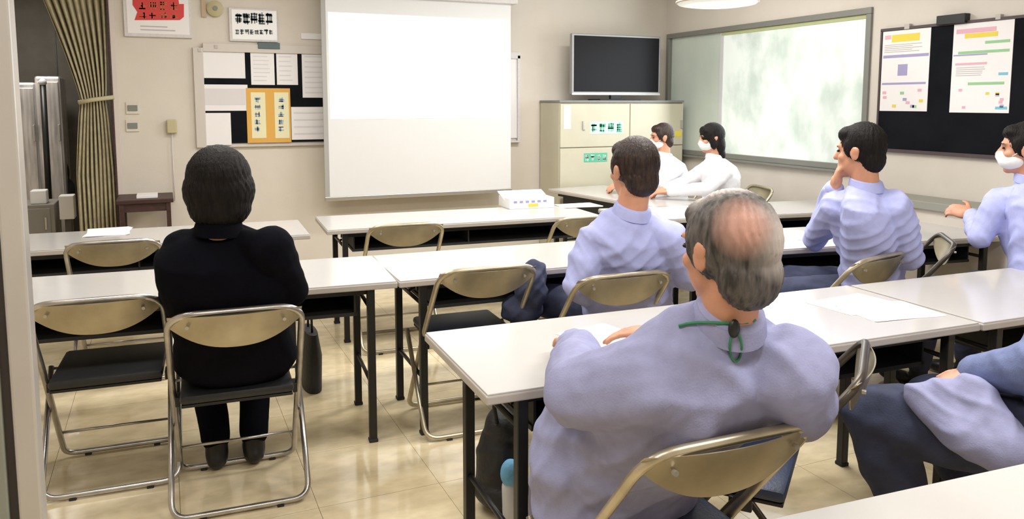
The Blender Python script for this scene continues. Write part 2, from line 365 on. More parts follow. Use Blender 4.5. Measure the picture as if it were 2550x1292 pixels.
def flines(mb, x0, y0, x1, y1, rows, off, fill=0.5, seed=1):
    rnd = random.Random(seed)
    (a, zb), (b_, zt) = fw(x0, y1, off), fw(x1, y0, off)
    for k in range(rows):
        z = zt - (zt - zb) * (k + 0.5) / rows; hh = (zt - zb) / rows * fill / 2
        mb.box((a, YW - off - 0.001, z - hh), (a + (b_ - a) * (0.7 + 0.3 * rnd.random()), YW - off, z + hh))

def wthing(name, x, y, label, cat, group=None):
    p = onY(x, y, YW); t = thing(name, (p.x, YW, p.z), label, cat, group=group); return t
def fin(root):
    """children were built in world coordinates: move them under the root's frame"""
    bpy.context.view_layer.update()
    inv = root.matrix_basis.inverted()
    for ch in [x for x in C.objects if x.parent == root]:
        ch.data.transform(inv @ Matrix()) if ch.data else None
    return root

# red notice poster
t = wthing('framed_poster', 392, 90, 'white framed poster with a red and orange banner, high on the wall by the curtain', 'poster')
fbox(MB(), 310, -70, 472, 90, 0.0, 0.025, 0.003).build('frame', M['papergrey'], t)
fbox(MB(), 318, -62, 466, 82, 0.025, 0.027).build('sheet', M['paper'], t)
m = MB(); o_ = 0.0275
pts = [(330, -30), (440, -30), (446, 10), (458, 10), (458, 42), (448, 50), (335, 50), (342, 30), (330, 12)]
vs = [m.bm.verts.new((fw(px, py, o_)[0], YW - o_ - 0.001, fw(px, py, o_)[1])) for px, py in pts]
fc = m.bm.faces.new(vs); g = bmesh.ops.extrude_face_region(m.bm, geom=[fc]); bmesh.ops.translate(m.bm, vec=(0, 0.001, 0), verts=[v for v in g['geom'] if isinstance(v, bmesh.types.BMVert)])
m.build('banner', M['red'], t)
m = MB()
for k in range(4):
    (a, zb), (b_, zt) = fw(345 + k * 26, 26, 0.029), fw(365 + k * 26, 2, 0.029); glyph(m, a, zb, b_, zt, fplace(0.029), 40 + k)
for k in range(4):
    (a, zb), (b_, zt) = fw(345 + k * 26, 47, 0.029), fw(365 + k * 26, 30, 0.029); glyph(m, a, zb, b_, zt, fplace(0.029), 60 + k)
m.build('lettering', M['orange'], t)
m = MB(); flines(m, 350, 64, 440, 78, 2, 0.027, 0.35); m.build('caption', M['inkgrey'], t); fin(t)

# round detector and bracket
t = wthing('wall_bell', 535, 22, 'small round khaki bell on the wall right of the red poster', 'bell')
p = onY(535, 22, YW)
m = MB(); m.tube([(p.x, YW, p.z), (p.x, YW - 0.03, p.z), (p.x, YW - 0.045, p.z)], [0.062, 0.062, 0.04], 24); m.build('dome', M['khaki'], t, auto=True)
m = MB(); m.tube([(p.x, YW - 0.045, p.z), (p.x, YW - 0.055, p.z)], 0.018, 16); m.build('button', M['switch'], t, auto=True); fin(t)
t = fbox(MB(), 502, -25, 512, 42, 0, 0.02, 0.003).build('conduit', mat('conduit_tan', (0.50, 0.38, 0.26), 0.6)); tag(t, 'thin tan vertical conduit strip beside the round wall bell', 'conduit')

# small framed sign with two lines
t = wthing('framed_sign', 632, 100, 'white framed sign with two rows of dark characters left of the projection screen', 'sign')
fbox(MB(), 572, 24, 690, 102, 0.0, 0.02, 0.003).build('frame', M['papergrey'], t)
fbox(MB(), 579, 28, 688, 97, 0.02, 0.022).build('sheet', M['paperw'], t)
m = MB()
for k in range(5):
    (a, zb), (b_, zt) = fw(586 + k * 19, 62, 0.023), fw(603 + k * 19, 31, 0.023); glyph(m, a, zb, b_, zt, fplace(0.023), k, 9)
for k in range(8):
    (a, zb), (b_, zt) = fw(586 + k * 12, 86, 0.023), fw(596 + k * 12, 73, 0.023); glyph(m, a, zb, b_, zt, fplace(0.023), 20 + k, 7)
m.build('lettering', M['ink'], t); fin(t)

# light strip plate
tag(fbox(MB(), 750, 84, 806, 97, 0, 0.012, 0.002).build('cable_cover', M['paper']), 'short white cable cover on the wall just left of the projection screen', 'cable cover')
# notice board
t = wthing('notice_board', 655, 365, 'black notice board in a grey frame covered with pinned papers, left of the screen', 'notice board')
m = MB()
fbox(m, 490, 118, 505, 368, 0, 0.03, 0.003); fbox(m, 905, 118, 920, 368, 0, 0.03, 0.003); fbox(m, 505, 118, 905, 128, 0, 0.03, 0.003); fbox(m, 505, 358, 905, 368, 0, 0.03, 0.003)
m.build('frame', M['frame'], t); fbox(MB(), 505, 128, 905, 358, 0, 0.012).build('panel', M['board'], t)
for (hx, hy) in ((538, 117), (497, 125)): fbox(MB(), hx - 4, hy - 5, hx + 4, hy + 4, 0.0, 0.036, 0.002).build('hook', M['edge'], t)
fbox(MB(), 643, 107, 697, 121, 0.0, 0.04, 0.003).build('label_clip', M['ink'], t); fin(t)
papers = [(507, 130, 609, 194, 'paper', 'blank pale paper at the top left of the notice board', 0), (505, 211, 616, 276, 'papergrey', 'grey printed paper with white margin on the left of the notice board', 5),
          (512, 281, 574, 362, 'paper', 'pale yellowish sheet at the bottom left of the notice board', 0), (626, 130, 682, 211, 'paper', 'white printed sheet right of the top left paper on the notice board', 7),
          (690, 130, 740, 211, 'paper', 'narrow white printed sheet, second along the top row after the blank paper', 6), (754, 130, 830, 243, 'paper', 'tall white sheet beside the screen edge at the top of the notice board', 8),
          (727, 266, 830, 348, 'paper', 'white sheet with small sketch at the lower right of the notice board', 4)]
for k, (x0, y0, x1, y1, mt, lb, rows) in enumerate(papers):
    o = fbox(MB(), x0, y0, x1, y1, 0.012, 0.0145).build('pinned_paper', M['paper'])
    tag(o, lb, 'paper', 'papers pinned on the notice board')
    if rows:
        m = MB(); mg = 6
        if mt == 'papergrey': fbox(m, x0 + mg, y0 + 10, x1 - mg, y1 - 14, 0.0145, 0.0155)
        else: flines(m, x0 + mg, y0 + mg, x1 - mg, y1 - mg, rows, 0.0148, 0.22, k)
        ob = m.build('print', mat('print_pale', (0.70, 0.67, 0.68), 0.7), o)
t = wthing('orange_notice', 670, 355, 'orange bordered notice with two pale yellow columns in the centre of the notice board', 'notice')
fbox(MB(), 617, 220, 722, 356, 0.012, 0.018).build('sheet', M['orangepaper'], t)
for x0, x1 in ((628, 660), (686, 718)):
    fbox(MB(), x0, 230, x1, 344, 0.018, 0.0195).build('column', M['yellowpaper'], t)
m = MB()
for x0 in (634, 693):
    for k in range(5):
        (a, zb), (b_, zt) = fw(x0, 256 + k * 18, 0.0205), fw(x0 + 15, 242 + k * 18, 0.0205); glyph(m, a, zb, b_, zt, fplace(0.0205), 80 + k + x0, 6)
m.build('lettering', M['inkblue'], t); fin(t)
# whiteboard behind the screen
t = wthing('whiteboard', 1200, 362, 'whiteboard mostly hidden behind the projection screen, right edge showing', 'whiteboard')
m = MB(); fbox(m, 960, 130, 1296, 138, 0, 0.03, 0.002); fbox(m, 960, 350, 1296, 362, 0, 0.05, 0.002); fbox(m, 1289, 138, 1296, 350, 0, 0.03, 0.002)
m.build('frame', M['papergrey'], t); fbox(MB(), 960, 138, 1289, 350, 0, 0.015).build('panel', M['paper'], t); fin(t)
# switches, thermostat
for y0, lb in ((262, 'upper grey switch plate on the wall beside the curtain'), (306, 'lower grey switch plate on the wall beside the curtain')):
    t = wthing('wall_switch', 330, y0, lb, 'switch', group='switch plates beside the curtain')
    fbox(MB(), 314, y0 - 8, 346, y0 + 22, 0, 0.010, 0.003).build('plate', M['wall'], t)
    fbox(MB(), 318, y0, 342, y0 + 14, 0.010, 0.018, 0.002).build('rocker', M['switch'], t); fin(t)
t = wthing('wall_outlet_box', 428, 315, 'small khaki box on the wall with a thin cord running down', 'wall box')
fbox(MB(), 416, 298, 440, 332, 0, 0.05, 0.008).build('box', M['khaki'], t)
a = onY(428, 332, YW - 0.02); b_ = onY(432, 500, YW - 0.02)
MB().tube([a, (a + b_) / 2 + V(0.004, 0, 0), V(a.x, b_.y, b_.z)], 0.004, 8).build('cord', M['papergrey'], t, smooth=True); fin(t)

# ------------------------------------------------------------------ projection screen
YS = 6.36
sl = onY(818, 490, YS); sr = onY(1272, 467, YS); zb = sl.z + 0.0; ztop = onY(1000, -4, YS).z
t = thing('projection_screen', ((sl.x + sr.x) / 2, YS, ztop), 'large white pull-down projection screen lit by a projected blank slide', 'projection screen')
xl, xr = sl.x, sr.x; zc = ztop
m = MB(); m.box((xl, YS, zb), (xr, YS + 0.004, zc)); m.build('fabric', M['screen'], t)
MB().box((xl - 0.025, YS - 0.002, zb), (xl + 0.012, YS + 0.006, zc)).build('border', M['screenedge'], t)
MB().box((xl - 0.03, YS - 0.014, zb - 0.035), (xr + 0.01, YS + 0.014, zb), 0.006).build('bottom_bar', M['alu'], t)
a = onY(818, 30, YS); b_ = onY(1262, 293, YS)
MB().box((xl + 0.03, YS - 0.0035, b_.z), (b_.x, YS - 0.001, a.z)).build('projected_slide', M['image'], t)
MB().box((xl - 0.06, YS - 0.05, zc), (xr + 0.05, YS + 0.05, zc + 0.1), 0.01).build('roller_case', M['papergrey'], t)
for xx in (xl + 0.1, xr - 0.1): MB().box((xx - 0.02, YS + 0.0, zc + 0.03), (xx + 0.02, YW - 0.004, zc + 0.06)).build('bracket', M['alu'], t)
fin(t)

# ------------------------------------------------------------------ cabinet + television
CD = 0.42
ca = onY(1395, 252, YW - CD); cb = onY(1703, 252, YW - CD); ctop = onY(1500, 252, YW - CD).z
cx0, cx1 = ca.x, min(cb.x, XW - 0.03)
t = thing('steel_cabinet', ((cx0 + cx1) / 2, YW - CD / 2, 0), 'tall cream steel cabinet with labelled doors in the corner under the television', 'cabinet')
cf = YW - CD; cm = onY(1569, 300, cf).x
MB().box((cx0, cf + 0.02, 0.05), (cx1, YW - 0.02, ctop - 0.012), 0.004).build('body', M['cabinet'], t)
MB().box((cx0 - 0.005, cf, ctop - 0.012), (cx1 + 0.005, YW - 0.015, ctop + 0.008), 0.002).build('top', M['cabtop'], t)
MB().box((cx0 + 0.01, cf + 0.03, 0), (cx1 - 0.01, YW - 0.03, 0.05)).build('plinth', M['cabtop'], t)
zmid = onY(1500, 366, cf).z
def door(x0, x1, z0, z1, hx):
    MB().box((x0 + 0.004, cf, z0 + 0.004), (x1 - 0.004, cf + 0.02, z1 - 0.004), 0.004).build('door', M['cabinet'], t)
    d = [o for o in C.objects if o.parent == t][-1]
    MB().box((hx - 0.012, cf - 0.012, (z0 + z1) / 2 - 0.04), (hx + 0.012, cf, (z0 + z1) / 2 + 0.04), 0.003).build('handle', M['alu'], d)
    return d
ds = [door(cx0, cm, zmid, ctop - 0.02, onY(1453, 300, cf).x), door(cm, cx1, zmid, ctop - 0.02, onY(1697, 300, cf).x), door(cx0, cm, 0.06, zmid, onY(1450, 430, cf).x), door(cm, cx1, 0.06, zmid, onY(1697, 430, cf).x)]
for k, (x0, y0, x1, y1, mt) in enumerate([(1468, 302, 1552, 334, 'labelpale'), (1454, 380, 1512, 404, 'labelgreen'), (1403, 262, 1422, 322, 'lightgrey'), (1675, 326, 1697, 340, 'yellow')]):
    a = onY(x0, y1, cf); b_ = onY(x1, y0, cf); lbm = MB().box((a.x, cf - 0.002, a.z), (b_.x, cf, b_.z)).build('label', M[mt], t)
    if k < 2:
        m = MB(); n_ = 4; W_ = (b_.x - a.x) / n_
        for q in range(n_): glyph(m, a.x + W_ * (q + 0.12), a.z + 0.01, a.x + W_ * (q + 0.88), b_.z - 0.01, lambda mb, p0, c_, p1, d_: mb.box((p0, cf - 0.0032, c_), (p1, cf - 0.002, d_)), q + k * 9, 7)
        m.build('lettering', M['labelgreen'] if k == 0 else M['labelpale'], lbm)
bpy.context.view_layer.update()
inv = t.matrix_basis.inverted()
for o in C.objects:
    if o.parent == t or (o.parent and o.parent.parent == t): o.data.transform(inv)
# television on cabinet
TY = YW - 0.30
tl = onY(1425, 82, TY); tr = onY(1643, 240, TY)
t = thing('television', ((tl.x + tr.x) / 2, TY, ctop + 0.008), 'black flat television with grey frame standing on top of the cream cabinet', 'television')
MB().box((tl.x, TY, tr.z + 0.01), (tr.x, TY + 0.05, tl.z), 0.008).build('frame', M['tvframe'], t)
MB().box((tl.x + 0.02, TY - 0.003, tr.z + 0.04), (tr.x - 0.02, TY, tl.z - 0.02), 0.001).build('screen', M['tvscreen'], t)
mxx = (tl.x + tr.x) / 2
m = MB(); m.box((mxx - 0.06, TY + 0.01, ctop + 0.012), (mxx + 0.06, TY + 0.045, tr.z + 0.05), 0.004); m.box((mxx - 0.22, TY - 0.07, ctop + 0.008), (mxx + 0.22, TY + 0.16, ctop + 0.02), 0.004)
m.build('stand', M['black'], t)
MB().box((tl.x, TY - 0.004, tr.z + 0.01), (tr.x, TY, tr.z + 0.03), 0.002).build('speaker_bar', M['lightgrey'], t); fin(t)

# ------------------------------------------------------------------ blackboard and two posters, right wall
t = thing('black_notice_board', (XW, onX(2370, 370, XW).y, onX(2370, 370, XW).z), 'wide black pin board on the right wall behind the seated men', 'notice board')
yA = rw(2198, 200)[0]; yB_ = 2.0; zt_ = rw(2200, 78)[1]; zb_ = rw(2200, 370)[1]
MB().box((XW - 0.018, yB_, zb_), (XW, yA, zt_), 0.002).build('panel', M['board'], t)
m = MB(); m.box((XW - 0.026, yB_, zt_ - 0.004), (XW, yA + 0.014, zt_ + 0.014)); m.box((XW - 0.03, yB_, zb_ - 0.02), (XW, yA + 0.014, zb_ + 0.004)); m.box((XW - 0.026, yA, zb_), (XW, yA + 0.014, zt_))
m.build('frame', mat('dark_frame', (0.07, 0.05, 0.055), 0.5), t)
rbox(MB(), 2332, 40, 2402, 56, 0, 0.05, 0.003).build('label_clip', M['black'], t)
for hx, hy in ((2258, 66), (2485, 42)): rbox(MB(), hx - 6, hy - 6, hx + 6, hy + 6, 0, 0.03, 0.002).build('hook', M['edge'], t)
fin(t)
def rposter(x0, y0, x1, y1, label, items, seed):
    yl, yr = rw(x0, y0)[0], rw(x1, y0)[0]; zt = (rw(x0, y0)[1]); zb = (rw(x0, y1)[1])
    t = thing('health_poster', (XW - 0.018, (yl + yr) / 2, zb), label, 'poster', group='posters on the black pin board')
    MB().box((XW - 0.021, yr, zb), (XW - 0.018, yl, zt)).build('sheet', M['paper'], t)
    by = {}
    for (u0, v0, u1, v1, mt) in items:
        by.setdefault(mt, MB()).box((XW - 0.0222, yl + (yr - yl) * u1, zt + (zb - zt) * v1), (XW - 0.021, yl + (yr - yl) * u0, zt + (zb - zt) * v0))
    for mt, mb in by.items(): mb.build('print', M[mt], t)
    return fin(t)
rnd = random.Random(5)
it = [(0.2, 0.05, 0.78, 0.14, 'yellow'), (0.05, 0.05, 0.18, 0.10, 'pink'), (0.03, 0.30, 0.98, 0.335, 'purple'), (0.36, 0.42, 0.56, 0.56, 'purple'), (0.03, 0.645, 0.95, 0.67, 'purple')]
for k in range(10): u, v = rnd.random() * 0.84 + 0.04, 0.70 + rnd.random() * 0.24; it.append((u, v, u + 0.08, v + 0.035, ('pink', 'green', 'purple', 'pink', 'yellow')[k % 5]))
for k in range(5): it.append((0.05, 0.17 + k * 0.022, 0.6 + 0.3 * rnd.random(), 0.178 + k * 0.022, 'inkgrey'))
rposter(2205, 80, 2324, 276, 'narrow illustrated poster with yellow title at the left of the black pin board', it, 1)
it = [(0.05, 0.06, 0.72, 0.11, 'pink'), (0.2, 0.115, 0.75, 0.165, 'yellow'), (0.55, 0.21, 0.95, 0.24, 'green'), (0.1, 0.31, 0.95, 0.34, 'green'), (0.02, 0.345, 0.6, 0.36, 'purple'), (0.8, 0.56, 0.95, 0.59, 'cyan'), (0.3, 0.66, 0.9, 0.69, 'green'), (0.78, 0.93, 0.97, 0.96, 'cyan'), (0.06, 0.44, 0.6, 0.465, 'pink')]
for k in range(8): u, v = rnd.random() * 0.84 + 0.04, 0.73 + rnd.random() * 0.2; it.append((u, v, u + 0.06, v + 0.03, ('pink', 'yellow', 'pink', 'purple')[k % 4]))
for k in range(5): it.append((0.08, 0.49 + k * 0.022, 0.5 + 0.2 * rnd.random(), 0.497 + k * 0.022, 'inkgrey'))
rposter(2382, 62, 2532, 280, 'wide illustrated poster with green bars at the right of the black pin board', it, 2)

# ------------------------------------------------------------------ curtain, back room objects
zt = onY(200, 20, YW).z; cxr = OPX1 - 0.02
def curtain():
    m = MB(); rows, cols = 46, 130; grid = []
    ztie = onY(230, 252, YW).z; xtop = onY(78, 30, YW).x; xtie0, xtie1 = onY(200, 252, YW).x, onY(262, 252, YW).x; xb0 = onY(192, 500, YW).x
    for i in range(rows + 1):
        f = i / rows; z = OPZ - 0.06 - f * (OPZ - 0.06 - 0.03)
        if z > ztie:
            q = (z - ztie) / (OPZ - 0.06 - ztie); xl = xtie0 + (xtop - xtie0) * q ** 1.15; xr_ = xtie1 + (cxr - xtie1) * q ** 0.45; amp = 0.022 + 0.03 * (1 - q)
        else:
            q = min(1, (ztie - z) / 0.55); xl = xtie0 + (xb0 - xtie0) * q ** 0.7; xr_ = xtie1 + (cxr - xtie1) * q ** 0.6; amp = 0.03
        row = []
        for j in range(cols + 1):
            u = j / cols; x = xl + (xr_ - xl) * u
            yy = YW + 0.05 + amp * math.sin(u * 2 * math.pi * 9 + math.sin(z * 3) * 0.6) + 0.01 * math.sin(u * 47 + z * 4)
            row.append(m.bm.verts.new((x, yy, z)))
        grid.append(row)
    for A, B in zip(grid, grid[1:]):
        for j in range(cols): m.bm.faces.new((A[j], A[j + 1], B[j + 1], B[j]))
    me = m.mesh('curtain'); me.polygons.foreach_set('use_smooth', [True] * len(me.polygons)); me.materials.append(M['curtain'])
    t = thing('curtain', (cxr - 0.1, YW + 0.05, 0.0), 'khaki curtain gathered by a tieback in the opening at the left', 'curtain')
    o = link('curtain_fabric', me, t); sd = o.modifiers.new('thick', 'SOLIDIFY'); sd.thickness = 0.004
    MB().tube([V(xtie0 - 0.01, YW - 0.03, ztie - 0.01), V((xtie0 + xtie1) / 2, YW - 0.045, ztie + 0.01), V(xtie1 + 0.06, YW - 0.02, ztie + 0.03)], 0.016, 8).build('tieback', mat('tie_khaki', (0.50, 0.46, 0.30), 0.8), t, smooth=True)
    MB().tube([(OPX0 + 0.05, YW + 0.05, OPZ - 0.06), (OPX1 - 0.05, YW + 0.05, OPZ - 0.06)], 0.012, 8).build('rail', M['alu'], t, smooth=True)
    fin(t)
curtain()
YR = YW + 1.6
for k, (x0, x1, y0, y1, lb) in enumerate([(52, 88, 205, 480, 'narrow steel locker left of the black pole in the dim back room'), (104, 150, 190, 410, 'shiny steel locker right of the black pole in the dim back room')]):
    a = onY(x0, 500, YR); b_ = onY(x1, y0, YR)
    t = thing('steel_locker', ((a.x + b_.x) / 2, YR + 0.2, 0), lb, 'locker', group='steel lockers in the back room')
    MB().box((a.x, YR, 0.0), (b_.x, YR + 0.4, b_.z), 0.02).build('body', M['steel'], t)
    MB().box((a.x + 0.02, YR - 0.012, 0.1), (b_.x - 0.02, YR, b_.z - 0.05), 0.005).build('door', M['steel'], t)
    MB().box((b_.x - 0.04, YR - 0.03, 1.1), (b_.x - 0.025, YR - 0.012, 1.25), 0.003).build('handle', M['alu'], t); fin(t)
a = onY(103, 208, YR - 0.4); t = thing('pole_stand', (a.x, YR - 0.4, 0), 'black upright pole stand in the dim back room behind the curtain opening', 'stand')
MB().tube([(a.x, YR - 0.4, 0.02), (a.x + 0.01, YR - 0.4, a.z)], 0.024, 12).build('pole', M['black'], t, smooth=True)
MB().tube([(a.x, YR - 0.4, 0), (a.x, YR - 0.4, 0.02)], [0.16, 0.15], 20).build('base', M['black'], t, auto=True)
MB().ell((a.x + 0.01, YR - 0.4, a.z + 0.01), 0.032).build('knob', M['lightgrey'], t, smooth=True); fin(t)
YD = YW + 0.5
a = onY(62, 620, YD); b_ = onY(135, 508, YD)
t = thing('low_locker', ((a.x + b_.x) / 2, YD + 0.2, 0), 'low grey cabinet just behind the curtain opening', 'cabinet')
MB().box((a.x - 0.05, YD, 0), (b_.x, YD + 0.4, b_.z), 0.006).build('body', mat('low_grey', (0.26, 0.24, 0.21), 0.5), t)
MB().box((a.x, YD - 0.012, 0.05), (b_.x - 0.03, YD, b_.z - 0.03), 0.004).build('door', mat('low_grey', (0.26, 0.24, 0.21), 0.5), t)
MB().box((b_.x - 0.07, YD - 0.025, b_.z - 0.2), (b_.x - 0.055, YD - 0.012, b_.z - 0.1), 0.002).build('handle', M['alu'], t)
fin(t)
zl = b_.z; a2 = onY(73, 508, YD); b2 = onY(112, 476, YD)
o = MB().box((a2.x, YD + 0.05, zl), (b2.x, YD + 0.2, b2.z), 0.008).build('tissue_box', M['paperw']); tag(o, 'small bright white box on the low grey cabinet behind the opening', 'box')
a2 = onY(148, 548, YD); b2 = onY(182, 488, YD)
t = thing('paper_towel_stand', ((a2.x + b2.x) / 2, YD + 0.1, 0), 'pale carton on a slim stand beside the curtain in the back room', 'carton')
MB().box((a2.x, YD + 0.02, a2.z), (b2.x, YD + 0.18, b2.z), 0.006).build('carton', M['paper'], t)
MB().box((a2.x + 0.03, YD + 0.06, 0), (b2.x - 0.03, YD + 0.14, a2.z)).build('stand', M['darkwall'], t); fin(t)
for k, (lx, ly, lz, r) in enumerate([(158, 415, 0, 0.05), (160, 452, 0, 0.075)]): pass
m = MB(); a = at(158, 430, 7.3); m.ell(a, (0.05, 0.05, 0.12)); m.ell(a + V(0, 0, -0.16), (0.09, 0.07, 0.12)); m.tube([a, V(a.x, a.y, ZC - 0.4)], 0.006, 6)
tag(m.build('hanging_bag', M['bagblack'], smooth=True), 'dark bag hanging in the dim back room against the curtain edge', 'bag')

# small brown table against wall
p0 = onz(288, 500, 0.68); p1 = onz(432, 494, 0.68)
bx0, bx1, by0 = p0.x, p1.x, YW - 0.45
p0 = onY(288, 500, by0); p1 = onY(432, 495, by0); bz = p0.z
t = thing('side_table', ((p0.x + p1.x) / 2, by0 + 0.2, 0), 'small dark brown wooden side table against the front wall', 'table')
MB().box((p0.x, by0, bz - 0.03), (p1.x, by0 + 0.42, bz), 0.004).build('top', M['darkwood'], t)
for xx in (p0.x + 0.02, p1.x - 0.05):
    for yy in (by0 + 0.01, by0 + 0.37): MB().box((xx, yy, 0), (xx + 0.03, yy + 0.03, bz - 0.03)).build('leg', M['darkwood'], t)
MB().box((p0.x + 0.03, by0 + 0.02, bz - 0.09), (p1.x - 0.03, by0 + 0.035, bz - 0.03)).build('apron', M['darkwood'], t); fin(t)
a = onY(340, 493, by0 + 0.1); o = MB().box((a.x, by0 + 0.08, bz), (a.x + 0.14, by0 + 0.28, bz + 0.02), 0.002).build('paper_stack', M['paper']); tag(o, 'small stack of white paper on the dark brown side table', 'paper')

# ------------------------------------------------------------------ folding tables
def make_table(L=1.8, D=0.6):
    t = thing('folding_table', (0, 0, 0), 'x', 'table')
    h = 0.70
    MB().box((-L / 2 + 0.004, -D / 2 + 0.004, h - 0.006), (L / 2 - 0.004, D / 2 - 0.004, h), 0.002).build('tabletop', M['white'], t)
    MB().box((-L / 2, -D / 2, h - 0.030), (L / 2, D / 2, h - 0.0055), 0.004).build('edge_band', M['edge'], t)
    m = MB()
    for y in (-D / 2 + 0.07, D / 2 - 0.07): m.box((-L / 2 + 0.09, y - 0.012, h - 0.06), (L / 2 - 0.09, y + 0.012, h - 0.030))
    m.build('under_rail', M['black'], t)
    m = MB(); m.box((-L / 2 + 0.16, -D / 2 + 0.08, h - 0.155), (L / 2 - 0.16, D / 2 - 0.08, h - 0.14))
    for x in (-L / 2 + 0.17, 0, L / 2 - 0.17): m.box((x - 0.004, -D / 2 + 0.08, h - 0.15), (x + 0.004, D / 2 - 0.08, h - 0.03))
    m.box((-L / 2 + 0.16, D / 2 - 0.09, h - 0.155), (L / 2 - 0.16, D / 2 - 0.08, h - 0.03))
    m.build('shelf', M['shelf'], t)
    for s in (-1, 1):
        x = s * (L / 2 - 0.11)
        for y in (-D / 2 + 0.035, D / 2 - 0.125):
            MB().box((x - 0.016, y - 0.016, 0.012), (x + 0.016, y + 0.016, h - 0.03), 0.003).build('leg', M['black'], t)
            MB().box((x - 0.019, y - 0.019, 0), (x + 0.019, y + 0.019, 0.014), 0.003).build('foot_cap', M['rubber'], t)
        for z in (0.25, 0.58): MB().tube([(x, -D / 2 + 0.035, z), (x, D / 2 - 0.125, z)], 0.009, 8).build('cross_bar', M['black'], t, smooth=True)
        MB().tube([(x, 0, 0.58), (x - s * 0.22, 0, h - 0.04)], 0.007, 8).build('brace', M['black'], t, smooth=True)
    return t
def tplace(fl_, rot, label, o=None, L=1.8, D=0.6):
    """place by the front-left corner of the top"""
    r = copy_tree(proto_table) if o is None else o
    rr = R(rot); d = Vector((math.cos(rr), math.sin(rr), 0)); n = Vector((-math.sin(rr), math.cos(rr), 0))
    c = Vector((fl_[0], fl_[1], 0)) + d * L / 2 + n * D / 2
    r.location = (c.x, c.y, 0); r.rotation_euler = (0, 0, rr); tag(r, label, 'table', 'white folding meeting tables'); return r
proto_table = make_table()
f3 = onz(1212, 984, 0.70)
T3L = tplace((f3.x, f3.y), -2.2, 'white folding table in front of the grey-haired man, its left end free', proto_table)
T3R = tplace((f3.x + 1.805, f3.y - 0.075), -2.5, 'white folding table continuing right to the picture edge with loose sheets on it')
f4 = onz(1880, 1296, 0.70)
T4 = tplace((f4.x - 0.02, 0.42), -2.0, 'nearest white folding table cut off by the bottom right corner')
q = onz(2550, 1150, 0.7)
# nearest table: its far edge passes through both pixel points
import math as _m
dx, dy = q.x - f4.x, q.y - f4.y; rot4 = _m.degrees(_m.atan2(dy, dx))
n4 = Vector((-_m.sin(R(rot4)), _m.cos(R(rot4)), 0)); c4 = Vector((f4.x, f4.y, 0)) - n4 * 0.6 - Vector((_m.cos(R(rot4)), _m.sin(R(rot4)), 0)) * 0.05
tplace((c4.x, c4.y), rot4, T4['label'], T4)
f2 = onz(935, 705, 0.70); f2b = onz(1283, 668, 0.70)
T2R = tplace((0.885, 3.155), -2.0, 'white folding table in the middle row right of the woman in black')
T2L = tplace((-0.915, 3.31), -4.8, 'white folding table the woman in black sits at, left in the middle row')
T1L = tplace((-1.05, 4.60), -2.5, 'white folding table at the front left with white papers on it')
T1M = tplace((0.86, 4.62), -3.5, 'white folding table at the front below the projection screen')
T1R = tplace((2.72, 4.20), -8.0, 'white folding table at the front right before the women in white coats', L=1.8)
a = onz(1940, 618, 0.7); b_ = onz(2300, 603, 0.7)
T2RR = tplace((a.x - 0.35, a.y + 0.02), -8.0, 'white folding table the man resting his chin on his hand sits at')
PT = copy_tree(proto_table); PT.location = (3.44, 5.42, 0); PT.scale = (0.79, 1, 1); PT.rotation_euler = (0, 0, R(97)); tag(PT, 'white folding table turned sideways in front of the women in white coats', 'table', 'white folding meeting tables')

